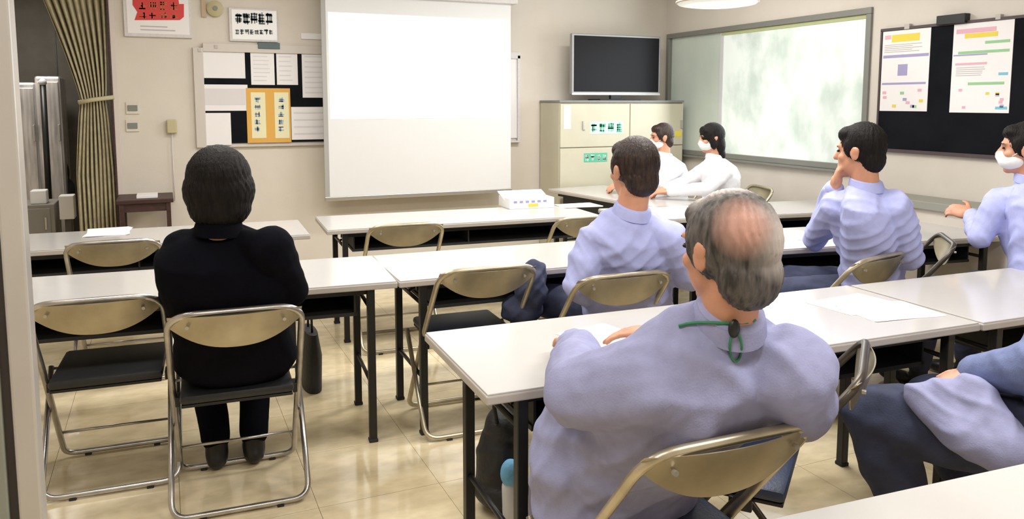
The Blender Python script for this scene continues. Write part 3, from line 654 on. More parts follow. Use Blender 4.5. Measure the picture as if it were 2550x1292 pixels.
# ------------------------------------------------------------------ folding chairs
def make_chair(tube, seat):
    t = thing('folding_chair', (0, 0, 0), 'x', 'chair')
    hw = 0.215
    pts = rounded([(-hw, 0.20, 0.016), (-hw, -0.09, 0.43), (-hw + 0.005, -0.365, 0.775), (hw - 0.005, -0.365, 0.775), (hw, -0.09, 0.43), (hw, 0.20, 0.016)], [0.05, 0.1, 0.085, 0.085, 0.1, 0.05], closed=True)
    MB().tube(pts, 0.0115, 10, closed=True).build('back_frame', tube, t, smooth=True)
    iw = 0.232
    pts = rounded([(-iw, 0.13, 0.41), (-iw, -0.20, 0.015), (iw, -0.20, 0.015), (iw, 0.13, 0.41)], [0, 0.06, 0.06, 0])
    MB().tube(pts, 0.0105, 10).build('rear_leg_frame', tube, t, smooth=True)
    MB().tube([(-hw, 0.115, 0.14), (hw, 0.115, 0.14)], 0.006, 8).build('stretcher', tube, t, smooth=True)
    MB().tube([(-iw, 0.13, 0.40), (iw, 0.13, 0.40)], 0.006, 8).build('seat_rod', tube, t, smooth=True)
    m = MB(); N = 24; th = 0.0035; rows = []
    for i in range(N + 1):
        u = -1 + 2 * i / N; x = u * (hw - 0.006); bow = 0.045 * (1 - u * u); y = -0.358 - bow * 0.8
        ztop = 0.772; zb = 0.735 - 0.085 * (1 - abs(u) ** 2.4)
        rows.append([(x, y + 0.0, ztop - 0.003), (x, y + 0.018, (ztop + zb) / 2), (x, y + 0.047 * (ztop - zb) / 0.12 , zb)])
    for s in (0, 1):
        grid = [[m.bm.verts.new((a_[0], a_[1] + s * th, a_[2])) for a_ in r_] for r_ in rows]
        for A, B in zip(grid, grid[1:]):
            for j in range(2): m.bm.faces.new((A[j], A[j + 1], B[j + 1], B[j]))
        if s == 0: g0 = grid
    g1 = grid
    for i in range(N):
        for j in (0, 2): m.bm.faces.new((g0[i][j], g0[i + 1][j], g1[i + 1][j], g1[i][j]))
    for i in (0, N):
        for j in range(2): m.bm.faces.new((g0[i][j], g0[i][j + 1], g1[i][j + 1], g1[i][j]))
    pl = m.build('backrest', M['plate'], t, auto=True)
    for x in (-0.15, 0.15): MB().tube([(x, -0.366, 0.735), (x, -0.376, 0.735)], 0.006, 10).build('rivet', M['alu'], pl, auto=True)
    m = MB(); m.box((-0.19, -0.20, 0.415), (0.19, 0.20, 0.45), 0.015); m.build('seat', seat, t, auto=True)
    m = MB(); m.box((-0.185, -0.195, 0.405), (0.185, 0.195, 0.416), 0.003); m.build('seat_pan', M['black'], t)
    for s in (-1, 1):
        MB().box((s * 0.2 - 0.008, -0.12, 0.385), (s * 0.2 + 0.008, -0.06, 0.42), 0.003).build('hinge', M['black'], t)
        for y in (-0.20, 0.20): MB().box((s * 0.13 - 0.012, y - 0.012, 0), (s * 0.13 + 0.012, y + 0.012, 0.008), 0.002).build('rubber_foot', M['rubber'], t)
    return t
bronze = mat('dark_bronze_tube', (0.10, 0.085, 0.07), 0.35, metal=0.7, var=0.15, scale=12)
protoC = make_chair(bronze, M['navyvinyl']); protoA = make_chair(M['chrome'], M['vinyl']); protoB = make_chair(M['champagne'], M['navyvinyl'])
usedp = {}
def chair(px, py, yaw, label, kind='A', z=0.785, at_=None):
    """placed by the middle of its top rail; yaw turns it anticlockwise"""
    pr = {'A': protoA, 'B': protoB, 'C': protoC}[kind]
    o = pr if kind not in usedp else copy_tree(pr); usedp[kind] = 1
    p = onz(px, py, z) if at_ is None else Vector((at_[0], at_[1], 0)); a = R(yaw)
    off = Vector((-math.sin(a) * -0.375, math.cos(a) * -0.375, 0))
    if at_ is None: o.location = (p.x - off.x, p.y - off.y, 0)
    else: o.location = (p.x, p.y, 0)
    o.rotation_euler = (0, 0, a); tag(o, label, 'chair', 'metal folding chairs'); return o
CH1 = chair(588, 768, -3, 'chrome folding chair the woman in black sits on')
chair(235, 742, -3, 'empty chrome folding chair with black seat left of the woman in black')
chair(280, 598, -3, 'empty folding chair at the front left table with papers')
chair(1015, 556, -4, 'empty folding chair at the front table, centre below the screen', 'B')
chair(1470, 538, -4, 'folding chair at the front table beside the white boxes, partly behind the dark-haired man', 'B')
chair(1222, 664, -3, 'empty folding chair at the middle table left of the dark-haired man', 'B')
CH2 = chair(1565, 680, -2, 'folding chair the dark-haired man in blue sits on', 'B')
CH3 = chair(1842, 1086, -1, 'champagne folding chair nearest the camera under the grey-haired man', 'B')
CH4 = chair(2205, 635, 12, 'folding chair the man resting his chin on his hand sits on', 'B')
chair(2365, 590, 48, 'empty folding chair turned aside between the two men on the right', 'C')
CH5 = chair(2590, 600, 20, 'folding chair of the masked man at the right edge', 'B')
CH6 = chair(0, 0, 50, 'folding chair under the man in navy trousers, mostly outside the frame', 'B', at_=(at(2690, 1100, 2.2).x, at(2690, 1100, 2.2).y))
CH7 = chair(2163, 884, 40, 'dark folding chair turned sideways at the right of the grey-haired man', 'C')
chair(0, 0, 75, 'folding chair of the nearer woman in a white coat', 'B', at_=(4.02, 4.98))
chair(0, 0, 85, 'folding chair of the farther woman in a white coat', 'B', at_=(3.92, 5.70))

# ------------------------------------------------------------------ people
def remesh(mb, voxel, smooth=4, fold=0.0, ff=1.0, seed=0, strands=0.0, centre=None, frame=None):
    me = mb.mesh('tmp'); o = bpy.data.objects.new('tmp', me); C.objects.link(o)
    r = o.modifiers.new('r', 'REMESH'); r.mode = 'VOXEL'; r.voxel_size = voxel; r.use_smooth_shade = True
    if smooth:
        s = o.modifiers.new('s', 'SMOOTH'); s.factor = 0.6; s.iterations = smooth
    dg = bpy.context.evaluated_depsgraph_get(); dg.update()
    out = bpy.data.meshes.new_from_object(o.evaluated_get(dg)); bpy.data.objects.remove(o); bpy.data.meshes.remove(me)
    n = len(out.vertices); co = np.empty(n * 3); no = np.empty(n * 3)
    out.vertices.foreach_get('co', co); out.vertices.foreach_get('normal', no); co = co.reshape(-1, 3); no = no.reshape(-1, 3)
    if fold:
        rs = np.random.RandomState(seed); d = np.zeros(n); q = co * ff
        wv = q + 0.05 * np.sin(q[:, [1, 2, 0]] * 8 + rs.rand(3) * 6) + 0.018 * np.sin(q[:, [2, 0, 1]] * 19 + rs.rand(3) * 6)
        for k, (fr, am) in enumerate([(15, 1.0), (26, 1.0), (37, 0.9), (52, 0.6), (75, 0.3)]):
            dr = np.array([(1, -1)[k % 2] * (0.55 + 0.4 * rs.rand()), 0.35 * rs.randn(), 0.9]); dr /= np.linalg.norm(dr)
            ph = wv @ dr * fr * 1.7 + rs.rand() * 6; g = np.clip(np.sin(wv @ rs.randn(3) * 5.5 + rs.rand() * 6) * 0.9 + 0.35, 0, 1)
            d += am * (np.exp(-((np.mod(ph / np.pi, 2) - 1) / 0.42) ** 2) * 1.5 - 0.5) * g
        co = co + no * (d * fold * 0.5)[:, None]
    if strands and centre is not None:
        F = np.array(frame.transposed()); loc = (co - np.array(centre)) @ F.T
        th = np.arctan2(loc[:, 0], -loc[:, 1]); ph = loc[:, 2]
        d = np.sin(th * 46 + 7 * np.sin(ph * 28) + 3 * np.sin(th * 5)) * 0.6 + np.sin(th * 83 + 9 * np.sin(ph * 17 + th * 3)) * 0.4
        co = co + no * (d * strands)[:, None]
    out.vertices.foreach_set('co', co.ravel()); out.update()
    out.polygons.foreach_set('use_smooth', [True] * len(out.polygons))
    return out
def frame_of(yaw, pitch=0, roll=0):
    return (Matrix.Rotation(R(yaw), 3, 'Z') @ Matrix.Rotation(R(-pitch), 3, 'X') @ Matrix.Rotation(R(roll), 3, 'Y'))

def hand(mb, wr, d, n, side, curl=0.5, k=1.0):
    """wrist, pointing direction, palm normal (palm faces n); side +1 when the thumb lies towards d x n"""
    d = d.normalized(); n = (n - d * n.dot(d)).normalized(); s = d.cross(n) * side
    rot = Matrix((s, d, n)).transposed()
    mb.ell(wr + d * 0.05 * k, (0.042 * k, 0.055 * k, 0.017 * k), rot)
    mb.cap(wr - d * 0.02, wr + d * 0.03, 0.027 * k, 0.026 * k)
    for i, (off, ln) in enumerate([(0.031, 0.070), (0.011, 0.080), (-0.010, 0.074), (-0.030, 0.058)]):
        b0 = wr + d * 0.092 * k + s * off * k; cur = b0 - d * 0.02 * k; dirn = d.copy()
        for j, fr in enumerate([0.45, 0.32, 0.25]):
            ang = curl * (0.55 + 0.35 * j); dirn = (Matrix.Rotation(-ang, 3, s * side) @ dirn if False else (dirn * math.cos(ang) + n * math.sin(ang)).normalized())
            nx = cur + dirn * ln * fr * k * 1.25; mb.cap(cur, nx, (0.0090 - 0.0007 * j) * k, (0.0085 - 0.0007 * j) * k, 10); cur = nx
    b0 = wr + d * 0.025 * k + s * 0.03 * k; t1 = b0 + (d * 0.55 + s * 0.75 + n * 0.2).normalized() * 0.042 * k
    mb.cap(b0, t1, 0.013 * k, 0.0105 * k, 10); mb.cap(t1, t1 + (d * 0.8 + s * 0.35 + n * 0.35).normalized() * 0.032 * k, 0.0105 * k, 0.0085 * k, 10)

def head_shapes(mb, c, F, k, neck):
    P = lambda x, y, z: c + F @ (Vector((x, y, z)) * k)
    mb.ell(P(0, -0.012, 0.024), (0.076 * k, 0.093 * k, 0.094 * k), F); mb.ell(P(0, 0.018, -0.035), (0.060 * k, 0.070 * k, 0.078 * k), F)
    mb.ell(P(0, 0.055, -0.092), (0.026 * k, 0.024 * k, 0.020 * k), F)                       # chin
    mb.ell(P(0, 0.068, 0.030), (0.052 * k, 0.020 * k, 0.012 * k), F)                        # brow
    mb.cap(P(0, 0.078, 0.018), P(0, 0.100, -0.022), 0.008 * k, 0.013 * k, 10)               # nose
    mb.ell(P(0, 0.082, -0.055), (0.024 * k, 0.010 * k, 0.006 * k), F); mb.ell(P(0, 0.079, -0.066), (0.021 * k, 0.010 * k, 0.007 * k), F)
    for s in (-1, 1):
        mb.ell(P(s * 0.040, 0.052, -0.020), (0.022 * k, 0.022 * k, 0.020 * k), F)           # cheek
        mb.ell(P(s * 0.080, -0.012, -0.005), (0.008 * k, 0.020 * k, 0.032 * k), F); mb.ell(P(s * 0.086, -0.02, 0.008), (0.006 * k, 0.016 * k, 0.018 * k), F)
    mb.cap(P(0, -0.022, -0.05), neck, 0.056 * k, 0.060 * k)

def person(name, label, J, yaw, hy, hp=0, hr=0, hs=1.0, shirt='blue', legs='navy', vox=0.007, wide=1.0, hair='short', hairm='hairblack', maskon=False,
           sh_fold=0.006, folds=(), coat=False, handspec=None, shoes='black', sleeve=1.0, bodyk=1.0, collar=True, jacket=False, legk=1.0, seed=3, chestpush=0.0):
    base = Vector((J['hip'].x, J['hip'].y, 0)); J = {k: v - base for k, v in J.items()}
    t = thing(name, base, label, 'person')
    B = frame_of(yaw); rt = B @ V(1, 0, 0); fw_ = B @ V(0, 1, 0); up = V(0, 0, 1)
    hip, neck, hd = J['hip'], J['neck'], J['head']; sp = neck - hip
    H = frame_of(hy, hp, hr)
    body = MB(); head_shapes(body, hd, H, hs, neck + up * 0.0)
    def ax(i): return rt
    spn = sp.normalized(); dep = rt.cross(spn) * -1; dep = spn.cross(rt)
    def secs(g, top=True):
        S = []
        for f, w_, d_, push in [(-0.10, 0.150, 0.100, 0), (0.0, 0.178, 0.125, 0), (0.22, 0.160, 0.118, -0.01), (0.45, 0.165, 0.118, -0.022), (0.68, 0.180, 0.122, -0.03), (0.84, 0.172, 0.105, -0.024), (0.93, 0.125, 0.075, -0.012), (1.0, 0.062, 0.055, 0.0)]:
            pos = hip + sp * f + fw_ * (push * 1.3 + chestpush * math.sin(min(max(f, 0), 1) * math.pi))
            S.append((pos, rt, dep, w_ * wide + g, d_ * bodyk + g))
        return S
    body.loft(secs(-0.02))
    arms = {}
    for s, sd in ((-1, 'L'), (1, 'R')):
        shd = J['sh' + sd]; el = J['el' + sd]; ha = J['ha' + sd]
        body.cap(neck - up * 0.05 + rt * s * 0.05, shd, 0.04, 0.05); body.cap(shd, el, 0.046, 0.036); body.cap(el, ha, 0.036, 0.024)
        hsps = (handspec or {}).get(sd, {}); dirv = hsps.get('d', (ha - el).normalized()); nn = hsps.get('n', V(0, 0, -1)); inw = rt * -s
        s_ = 1 if dirv.normalized().cross((nn - dirv * nn.dot(dirv))).dot(inw) > 0 else -1
        hand(body, ha, dirv, nn, hsps.get('side', s_), hsps.get('curl', 0.35), hsps.get('k', 1.0))
        kn = J['kn' + sd]; ft = J['ft' + sd]; hj = hip + rt * s * 0.095
        body.cap(hj, kn, 0.068, 0.048); body.cap(kn, ft, 0.046, 0.032)
    # eyes and brows
    me = remesh(body, vox * 0.85, 2); me.materials.append(M['skin']); link('body', me, t)
    for s in (-1, 1):
        MB().ell(hd + H @ (V(s * 0.030, 0.077, 0.008) * hs), (0.012 * hs, 0.006 * hs, 0.006 * hs), H, 12, 8).build('eye', M['eye'], t, smooth=True)
        MB().cap(hd + H @ (V(s * 0.018, 0.085, 0.029) * hs), hd + H @ (V(s * 0.045, 0.074, 0.029) * hs), 0.0035, 0.0025, 8).build('eyebrow', M[hairm] if hairm in M else M['eye'], t, smooth=True)
    # trousers
    tr = MB()
    for s, sd in ((-1, 'L'), (1, 'R')):
        kn = J['kn' + sd]; ft = J['ft' + sd]; hj = hip + rt * s * 0.085
        tr.cap(hj, kn, 0.098 * wide * legk, 0.070 * legk); tr.cap(kn, ft + (kn - ft) * 0.08, 0.070 * legk, 0.056 * legk)
    tr.ell(hip + up * 0.0, (0.175 * wide, 0.130, 0.11), B)
    me = remesh(tr, vox * 1.2, 5, sh_fold * 0.6, 1.0, seed + 5); me.materials.append(M[legs]); link('trousers', me, t)
    for sd in 'LR':
        ft = J['ft' + sd]; F_ = J.get('toe' + sd, None); d = fw_
        m = MB(); m.ell(V(ft.x, ft.y, 0.045) + d * 0.00, (0.042, 0.055, 0.045), B); m.ell(V(ft.x, ft.y, 0.036) + d * 0.10, (0.045, 0.095, 0.034), B); m.cap(V(ft.x, ft.y, 0.06), V(ft.x, ft.y, 0.11) , 0.045, 0.043)
        me = remesh(m, 0.008, 2); co = np.empty(len(me.vertices) * 3); me.vertices.foreach_get('co', co); co = co.reshape(-1, 3); co[:, 2] = np.maximum(co[:, 2], 0.002); me.vertices.foreach_set('co', co.ravel()); me.update()
        me.materials.append(M[shoes]); link('shoe', me, t)
    # shirt
    s_ = MB(); s_.loft(secs(0.016))
    for s, sd in ((-1, 'L'), (1, 'R')):
        shd = J['sh' + sd]; el = J['el' + sd]; ha = J['ha' + sd]
        s_.cap(neck - up * 0.045 + rt * s * 0.04, shd - up * 0.004, 0.055, 0.066); s_.cap(shd, el, 0.070 * sleeve, 0.056 * sleeve); s_.cap(el, el + (ha - el) * 0.90, 0.056 * sleeve, 0.040 * sleeve)
        s_.cap(shd, shd + (hip - shd) * 0.45 + (hip - shd).normalized() * 0.0, 0.06, 0.075)
    if jacket: s_.loft([(hip + up * -0.06 - fw_ * 0.02, rt, fw_, 0.20 * wide, 0.15), (hip + up * 0.08 - fw_ * 0.02, rt, fw_, 0.205 * wide, 0.155), (hip + up * 0.22 - fw_ * 0.02, rt, fw_, 0.17 * wide, 0.13)])
    if coat: s_.loft([(hip + up * -0.10, rt, fw_, 0.20 * wide, 0.17), (hip + up * 0.15, rt, fw_, 0.17 * wide, 0.13)])
    for fa, fb, r0, r1 in folds: s_.cap(fa - base, fb - base, r0, r1, 10)
    me = remesh(s_, vox, 4, sh_fold, 1.0, seed); me.materials.append(M[shirt]); so = link('coat' if coat or shirt == 'blackcloth' else 'shirt', me, t)
    if collar:
        nd = (hd + H @ V(0, -0.022, -0.05) * hs - neck).normalized(); wa = (rt - nd * rt.dot(nd)).normalized(); da = nd.cross(wa)
        tilt = (nd + da * -0.25).normalized() if da.dot(fw_) > 0 else (nd + da * 0.25).normalized()
        back = -da if da.dot(fw_) > 0 else da
        tw = (rt - tilt * rt.dot(tilt)).normalized(); td = tilt.cross(tw)
        q = 0.5 + hs * 0.5; cm_ = MB()
        cm_.loft([(neck - nd * 0.022, wa, da, 0.080 * q, 0.074 * q, 1), (neck + nd * 0.006 + back * 0.004, wa, da, 0.074 * q, 0.070 * q, 1), (neck + nd * 0.034 + back * 0.006, tw, td, 0.071 * q, 0.068 * q, 1), (neck + nd * 0.038 + back * 0.006, tw, td, 0.065 * q, 0.062 * q, 1)], 32)
        cm_.loft([(neck - nd * 0.004 + back * 0.006, tw, td, 0.081 * q, 0.077 * q, 1), (neck + nd * 0.012 + back * 0.006, tw, td, 0.078 * q, 0.074 * q, 1), (neck + nd * 0.031 + back * 0.006, tw, td, 0.072 * q, 0.069 * q, 1)], 32)
        cm_.build('collar', M[shirt], so, auto=True)
    for sd in 'LR':
        el, ha = J['el' + sd], J['ha' + sd]; d = (ha - el).normalized(); e = el + (ha - el) * 0.93
        MB().cap(e - d * 0.03, e + d * 0.008, 0.041 * sleeve, 0.040 * sleeve).build('cuff', M[shirt], so, smooth=True)
    # hair
    P = lambda x, y, z: hd + H @ (Vector((x, y, z)) * hs)
    E = lambda m_, p, r: m_.ell(p, tuple(q * hs for q in r), H)
    hm = MB()
    if hair == 'short':
        E(hm, P(0, -0.024, 0.034), (0.086, 0.099, 0.100)); E(hm, P(0, -0.060, -0.030), (0.070, 0.052, 0.068)); E(hm, P(0, 0.030, 0.078), (0.066, 0.052, 0.040))
        for s in (-1, 1): E(hm, P(s * 0.066, 0.006, 0.022), (0.018, 0.034, 0.045))
    elif hair == 'bob':
        E(hm, P(0, -0.015, 0.020), (0.106, 0.112, 0.110)); E(hm, P(0, -0.026, -0.022), (0.116, 0.100, 0.105)); E(hm, P(0, -0.036, -0.075), (0.102, 0.078, 0.080))
    elif hair == 'long':
        E(hm, P(0, -0.018, 0.034), (0.090, 0.104, 0.100)); E(hm, P(0, -0.060, -0.050), (0.078, 0.055, 0.10)); E(hm, P(0, -0.07, -0.13), (0.066, 0.038, 0.07)); E(hm, P(0, 0.05, 0.07), (0.07, 0.035, 0.04))
        for s in (-1, 1): E(hm, P(s * 0.075, 0.0, -0.02), (0.016, 0.034, 0.07))
    elif hair == 'grey':
        E(hm, P(0, -0.024, 0.024), (0.0885, 0.100, 0.100)); E(hm, P(0, -0.062, -0.045), (0.076, 0.050, 0.070)); E(hm, P(0, 0.03, 0.072), (0.06, 0.05, 0.035))
        for s in (-1, 1): E(hm, P(s * 0.066, -0.012, 0.016), (0.022, 0.048, 0.055))
    me = remesh(hm, 0.005 if vox < 0.008 else 0.007, 3, 0, strands=0.0016 * hs, centre=hd, frame=H); me.materials.append(M[hairm]); ho = link('hair', me, t)
    if maskon:
        mk = MB(); E(mk, P(0, 0.030, -0.050), (0.064, 0.072, 0.050)); E(mk, P(0, 0.085, -0.030), (0.026, 0.026, 0.030))
        me = remesh(mk, 0.006, 4); me.materials.append(M['mask']); mo = link('mask', me, t)
        mm = MB()
        for s in (-1, 1): mm.tube([P(s * 0.058, 0.04, -0.028), P(s * 0.078, 0.0, 0.0), P(s * 0.086, -0.022, 0.012)], 0.0022, 6)
        mm.build('ear_loop', M['mask'], mo, smooth=True)
    return t, so, base

def armrest(*a): return None
# --- woman in black
cl = CH1.location; hy0 = -3
P1h = at(545, 456, 2.62)
J = dict(hip=V(cl.x, cl.y - 0.07, 0.53), neck=at(545, 575, 2.60), head=P1h,
         shL=at(462, 625, 2.62), shR=at(676, 618, 2.60), elL=at(440, 730, 2.78), elR=at(722, 722, 2.76), haL=at(505, 715, 3.15), haR=at(650, 712, 3.12),
         knL=V(cl.x - 0.10, cl.y + 0.34, 0.50), knR=V(cl.x + 0.11, cl.y + 0.34, 0.50), ftL=V(cl.x - 0.07, cl.y + 0.20, 0.09), ftR=V(cl.x + 0.07, cl.y + 0.19, 0.09))
person('person', 'woman with black bob hair in a black coat seen from behind at the left table', J, -3, -3, 4, hs=0.99, shirt='blackcloth', legs='blackcloth', hair='bob', sleeve=1.12, wide=1.12, sh_fold=0.005, seed=11)

# --- dark-haired man in blue, middle
cl = CH2.location
h0 = at(1575, 425, 3.20)
J = dict(hip=V(at(1560, 700, 3.46).x, at(1560, 700, 3.46).y, 0.53), neck=at(1572, 532, 3.20), head=h0,
         shL=at(1480, 602, 3.20), shR=at(1668, 594, 3.18), elL=at(1440, 715, 3.16), elR=at(1712, 690, 3.28), haL=at(1475, 745, 3.42), haR=V(cl.x + 0.33, cl.y + 0.40, 0.76),
         knL=V(cl.x - 0.10, cl.y + 0.40, 0.52), knR=V(cl.x + 0.15, cl.y + 0.40, 0.52), ftL=V(cl.x - 0.12, cl.y + 0.42, 0.09), ftR=V(cl.x + 0.15, cl.y + 0.42, 0.09))
person('person', 'man with short dark hair and pale blue shirt seen from behind, middle table', J, -6, 2, 2, hs=1.08, shirt='blue', legs='navy', hairm='hairbrown', wide=1.12, sleeve=1.1, sh_fold=0.014, seed=21,
       )

# --- grey-haired man, foreground
cl = CH3.location
greyhair = bpy.data.materials.new('grey_hair'); greyhair.use_nodes = True; t_ = greyhair.node_tree; bs = t_.nodes['Principled BSDF']; bs.inputs['Roughness'].default_value = 0.55
HC = at(1806, 622, 1.60)
MATS['grey_hair'] = greyhair; M['greyhair'] = greyhair
J = dict(hip=V(cl.x - 0.03, cl.y + 0.07, 0.50), neck=at(1810, 800, 1.62), head=HC,
         shL=at(1610, 955, 1.62), shR=at(1962, 925, 1.63), elL=at(1440, 985, 1.70), elR=at(1990, 1015, 1.76), haL=onz(1432, 862, 0.765), haR=onz(1640, 828, 0.76),
         knL=V(cl.x - 0.14, cl.y + 0.17, 0.46), knR=V(cl.x + 0.2, cl.y + 0.42, 0.50), ftL=V(cl.x - 0.15, cl.y + 0.22, 0.09), ftR=V(cl.x + 0.22, cl.y + 0.46, 0.09))
fo = [(at(1650, 930, 1.40), at(1900, 990, 1.42), 0.016, 0.010), (at(1720, 900, 1.41), at(2000, 950, 1.46), 0.014, 0.010), (at(1640, 1010, 1.40), at(1900, 1010, 1.42), 0.016, 0.012),
      (at(1500, 960, 1.52), at(1600, 1040, 1.46), 0.022, 0.012)]
P3, shirt3, base3 = person('person', 'older man with grey thinning hair in a pale blue jacket, nearest the camera', J, 3, 6, 6, hs=1.02, shirt='greyblue', legs='trous', hair='grey', hairm='greyhair', wide=1.10,
       sh_fold=0.014, vox=0.0065, sleeve=1.4, jacket=True, seed=31, handspec={'L': dict(d=V(0.25, 1, -0.05), n=V(0, 0, -1), curl=0.4), 'R': dict(d=V(-0.75, 0.65, -0.03), n=V(0, 0, -1), curl=0.3)})
# grey hair: dark at the nape, pale towards temples, pink scalp through the crown
def N(k): return t_.nodes.new(k)
g = N('ShaderNodeTexCoord'); mp = N('ShaderNodeMapping'); t_.links.new(g.outputs['Object'], mp.inputs[0]); mp.inputs['Scale'].default_value = (5, 5, 1.0)
n = N('ShaderNodeTexNoise'); n.inputs['Scale'].default_value = 14; n.inputs['Detail'].default_value = 6; t_.links.new(mp.outputs[0], n.inputs['Vector'])
cr = N('ShaderNodeValToRGB'); cr.color_ramp.elements[0].position = 0.35; cr.color_ramp.elements[1].position = 0.7; cr.color_ramp.elements[0].color = (0.022, 0.019, 0.018, 1); cr.color_ramp.elements[1].color = (0.15, 0.13, 0.12, 1)
t_.links.new(n.outputs[0], cr.inputs[0])
hl = HC - base3
def blob(px, py, depth, rad, soft):
    c_ = at(px, py, depth) - base3; vm = N('ShaderNodeVectorMath'); vm.operation = 'DISTANCE'; vm.inputs[1].default_value = c_; t_.links.new(g.outputs['Object'], vm.inputs[0])
    mr = N('ShaderNodeMapRange'); mr.inputs[1].default_value = rad; mr.inputs[2].default_value = rad + soft; mr.inputs[3].default_value = 1; mr.inputs[4].default_value = 0; t_.links.new(vm.outputs['Value'], mr.inputs[0]); return mr
def mixc(a, c2, fac):
    mx_ = N('ShaderNodeMix'); mx_.data_type = 'RGBA'; t_.links.new(fac.outputs[0], mx_.inputs[0]); t_.links.new(a, mx_.inputs[6]); mx_.inputs[7].default_value = (*c2, 1); return mx_.outputs[2]
c_ = mixc(cr.outputs[0], (0.50, 0.44, 0.41), blob(1945, 600, 1.52, 0.02, 0.07))
c_ = mixc(c_, (0.66, 0.58, 0.54), blob(1800, 470, 1.62, 0.03, 0.06))
c_ = mixc(c_, (0.50, 0.27, 0.21), blob(1855, 555, 1.47, 0.028, 0.05))
t_.links.new(c_, bs.inputs['Base Color'])
bp = N('ShaderNodeBump'); bp.inputs['Strength'].default_value = 0.5; bp.inputs['Distance'].default_value = 0.004; t_.links.new(n.outputs[0], bp.inputs['Height']); t_.links.new(bp.outputs[0], bs.inputs['Normal'])
# lanyard: cord round the collar, black clip and hanging green loop, laid on the jacket
bv, bf = [], []
for ob in [shirt3] + [x for x in C.objects if x.parent == shirt3]:
    n0 = len(bv); bv += [v.co.copy() for v in ob.data.vertices]; bf += [tuple(n0 + q_ for q_ in p_.vertices) for p_ in ob.data.polygons]
bvh = BVHTree.FromPolygons(bv, bf)
def on_shirt(x, y, lift=0.004):
    o = V(0, 0, CAMH) - base3; d = ray(x, y).normalized(); h, nrm, idx, dist = bvh.ray_cast(o, d)
    return (h - d * lift) if h else None
lan = tag(bpy.data.objects.new('lanyard', None)); C.objects.link(lan); lan.parent = P3; lan['label'] = 'green neck cord with black clip and loop down the back'
pts = [q for q in (on_shirt(x, y, 0.006) for x, y in ((1690, 812), (1710, 806), (1735, 803), (1775, 803), (1825, 806), (1860, 803), (1880, 796))) if q]
if len(pts) > 1: MB().tube(pts, 0.0035, 8).build('cord', M['greencord'], lan, smooth=True)
a = on_shirt(1828, 818, 0.008)
if a: MB().ell(a, (0.013, 0.009, 0.019)).build('clip', M['black'], lan, smooth=True)
lp = [on_shirt(1832 + 15 * math.sin(q), 864 - 36 * math.cos(q), 0.005) for q in np.linspace(0, 2 * math.pi, 20)[:-1]]
lp = [q for q in lp if q]
if len(lp) > 5: MB().tube(lp, 0.0024, 8, closed=True).build('loop', M['greencord'], lan, smooth=True)

# --- man resting chin on his hand
cl = CH4.location
h0 = at(2138, 378, 3.54)
J = dict(hip=V(at(2170, 700, 3.80).x, at(2170, 700, 3.80).y, 0.53), neck=at(2155, 467, 3.54), head=h0,
         shL=at(2085, 515, 3.62), shR=at(2228, 518, 3.48), elL=onz(2030, 590, 0.765), elR=at(2266, 640, 3.62), haL=at(2072, 468, 3.42), haR=onz(2150, 590, 0.76),
         knL=V(cl.x - 0.28, cl.y + 0.30, 0.50), knR=V(cl.x + 0.02, cl.y + 0.42, 0.52), ftL=V(cl.x - 0.25, cl.y + 0.38, 0.09), ftR=V(cl.x + 0.04, cl.y + 0.45, 0.09))
hs4 = frame_of(22, 4)
J['haL'] = J['head'] + hs4 @ V(-0.01, 0.105, -0.155)
person('person', 'man with black hair in a pale blue shirt resting his chin on his hand', J, 18, 22, 4, hs=1.02, shirt='blue', legs='navy', wide=1.12, sleeve=1.1, sh_fold=0.014, seed=41,
       handspec={'L': dict(d=V(0.0, -0.25, 1.0), n=hs4 @ V(0.2, -1, 0), curl=0.75)})

# --- masked man at right edge
h0 = at(2548, 372, 3.62); cl = CH5.location
J = dict(hip=V(h0.x + 0.05, h0.y - 0.10, 0.53), neck=at(2568, 452, 3.62), head=h0,
         shL=at(2495, 500, 3.70), shR=at(2650, 490, 3.45), elL=at(2425, 575, 3.80), elR=at(2700, 600, 3.6), haL=at(2420, 535, 4.05), haR=at(2560, 560, 3.95),
         knL=V(h0.x - 0.15, h0.y + 0.32, 0.52), knR=V(h0.x + 0.2, h0.y + 0.32, 0.52), ftL=V(h0.x - 0.15, h0.y + 0.36, 0.09), ftR=V(h0.x + 0.2, h0.y + 0.36, 0.09))
J['elL'] = at(2440, 590, 3.70)
person('person', 'man in a white face mask and blue shirt cut off by the right picture edge', J, 22, 32, 2, hs=1.0, shirt='blue', legs='navy', maskon=True, wide=1.05, sh_fold=0.014, seed=51,
       handspec={'L': dict(d=V(-0.3, 0.9, 0.25), n=V(0.6, 0, -0.6), curl=0.8)})
CH5.location = (h0.x + 0.07, h0.y - 0.03, 0)

# --- man lower right, legs and arm
cl = CH6.location
J = dict(hip=at(2660, 1090, 2.18), neck=at(2800, 690, 2.15), head=at(2840, 560, 2.2),
         shL=at(2680, 800, 2.15), shR=at(2960, 800, 2.1), elL=at(2600, 915, 2.05), elR=at(3000, 1000, 2.2), haL=at(2430, 930, 2.26), haR=at(2860, 900, 2.5),
         knL=at(2180, 1035, 2.35), knR=at(2330, 1000, 2.6), ftL=at(2300, 1330, 2.35), ftR=at(2450, 1330, 2.6))
J['ftL'].z = 0.09; J['ftR'].z = 0.09
pr6 = person('person', 'man in grey-blue jacket and navy trousers at the lower right, arm on his thigh', J, 40, 40, 10, shirt='deepblue', legs='navy', wide=1.0, legk=1.35, sh_fold=0.016, seed=61, sleeve=1.35, jacket=True,
       handspec={'L': dict(d=V(-0.8, 0.4, -0.25), n=V(0, 0, -1), curl=0.6)})
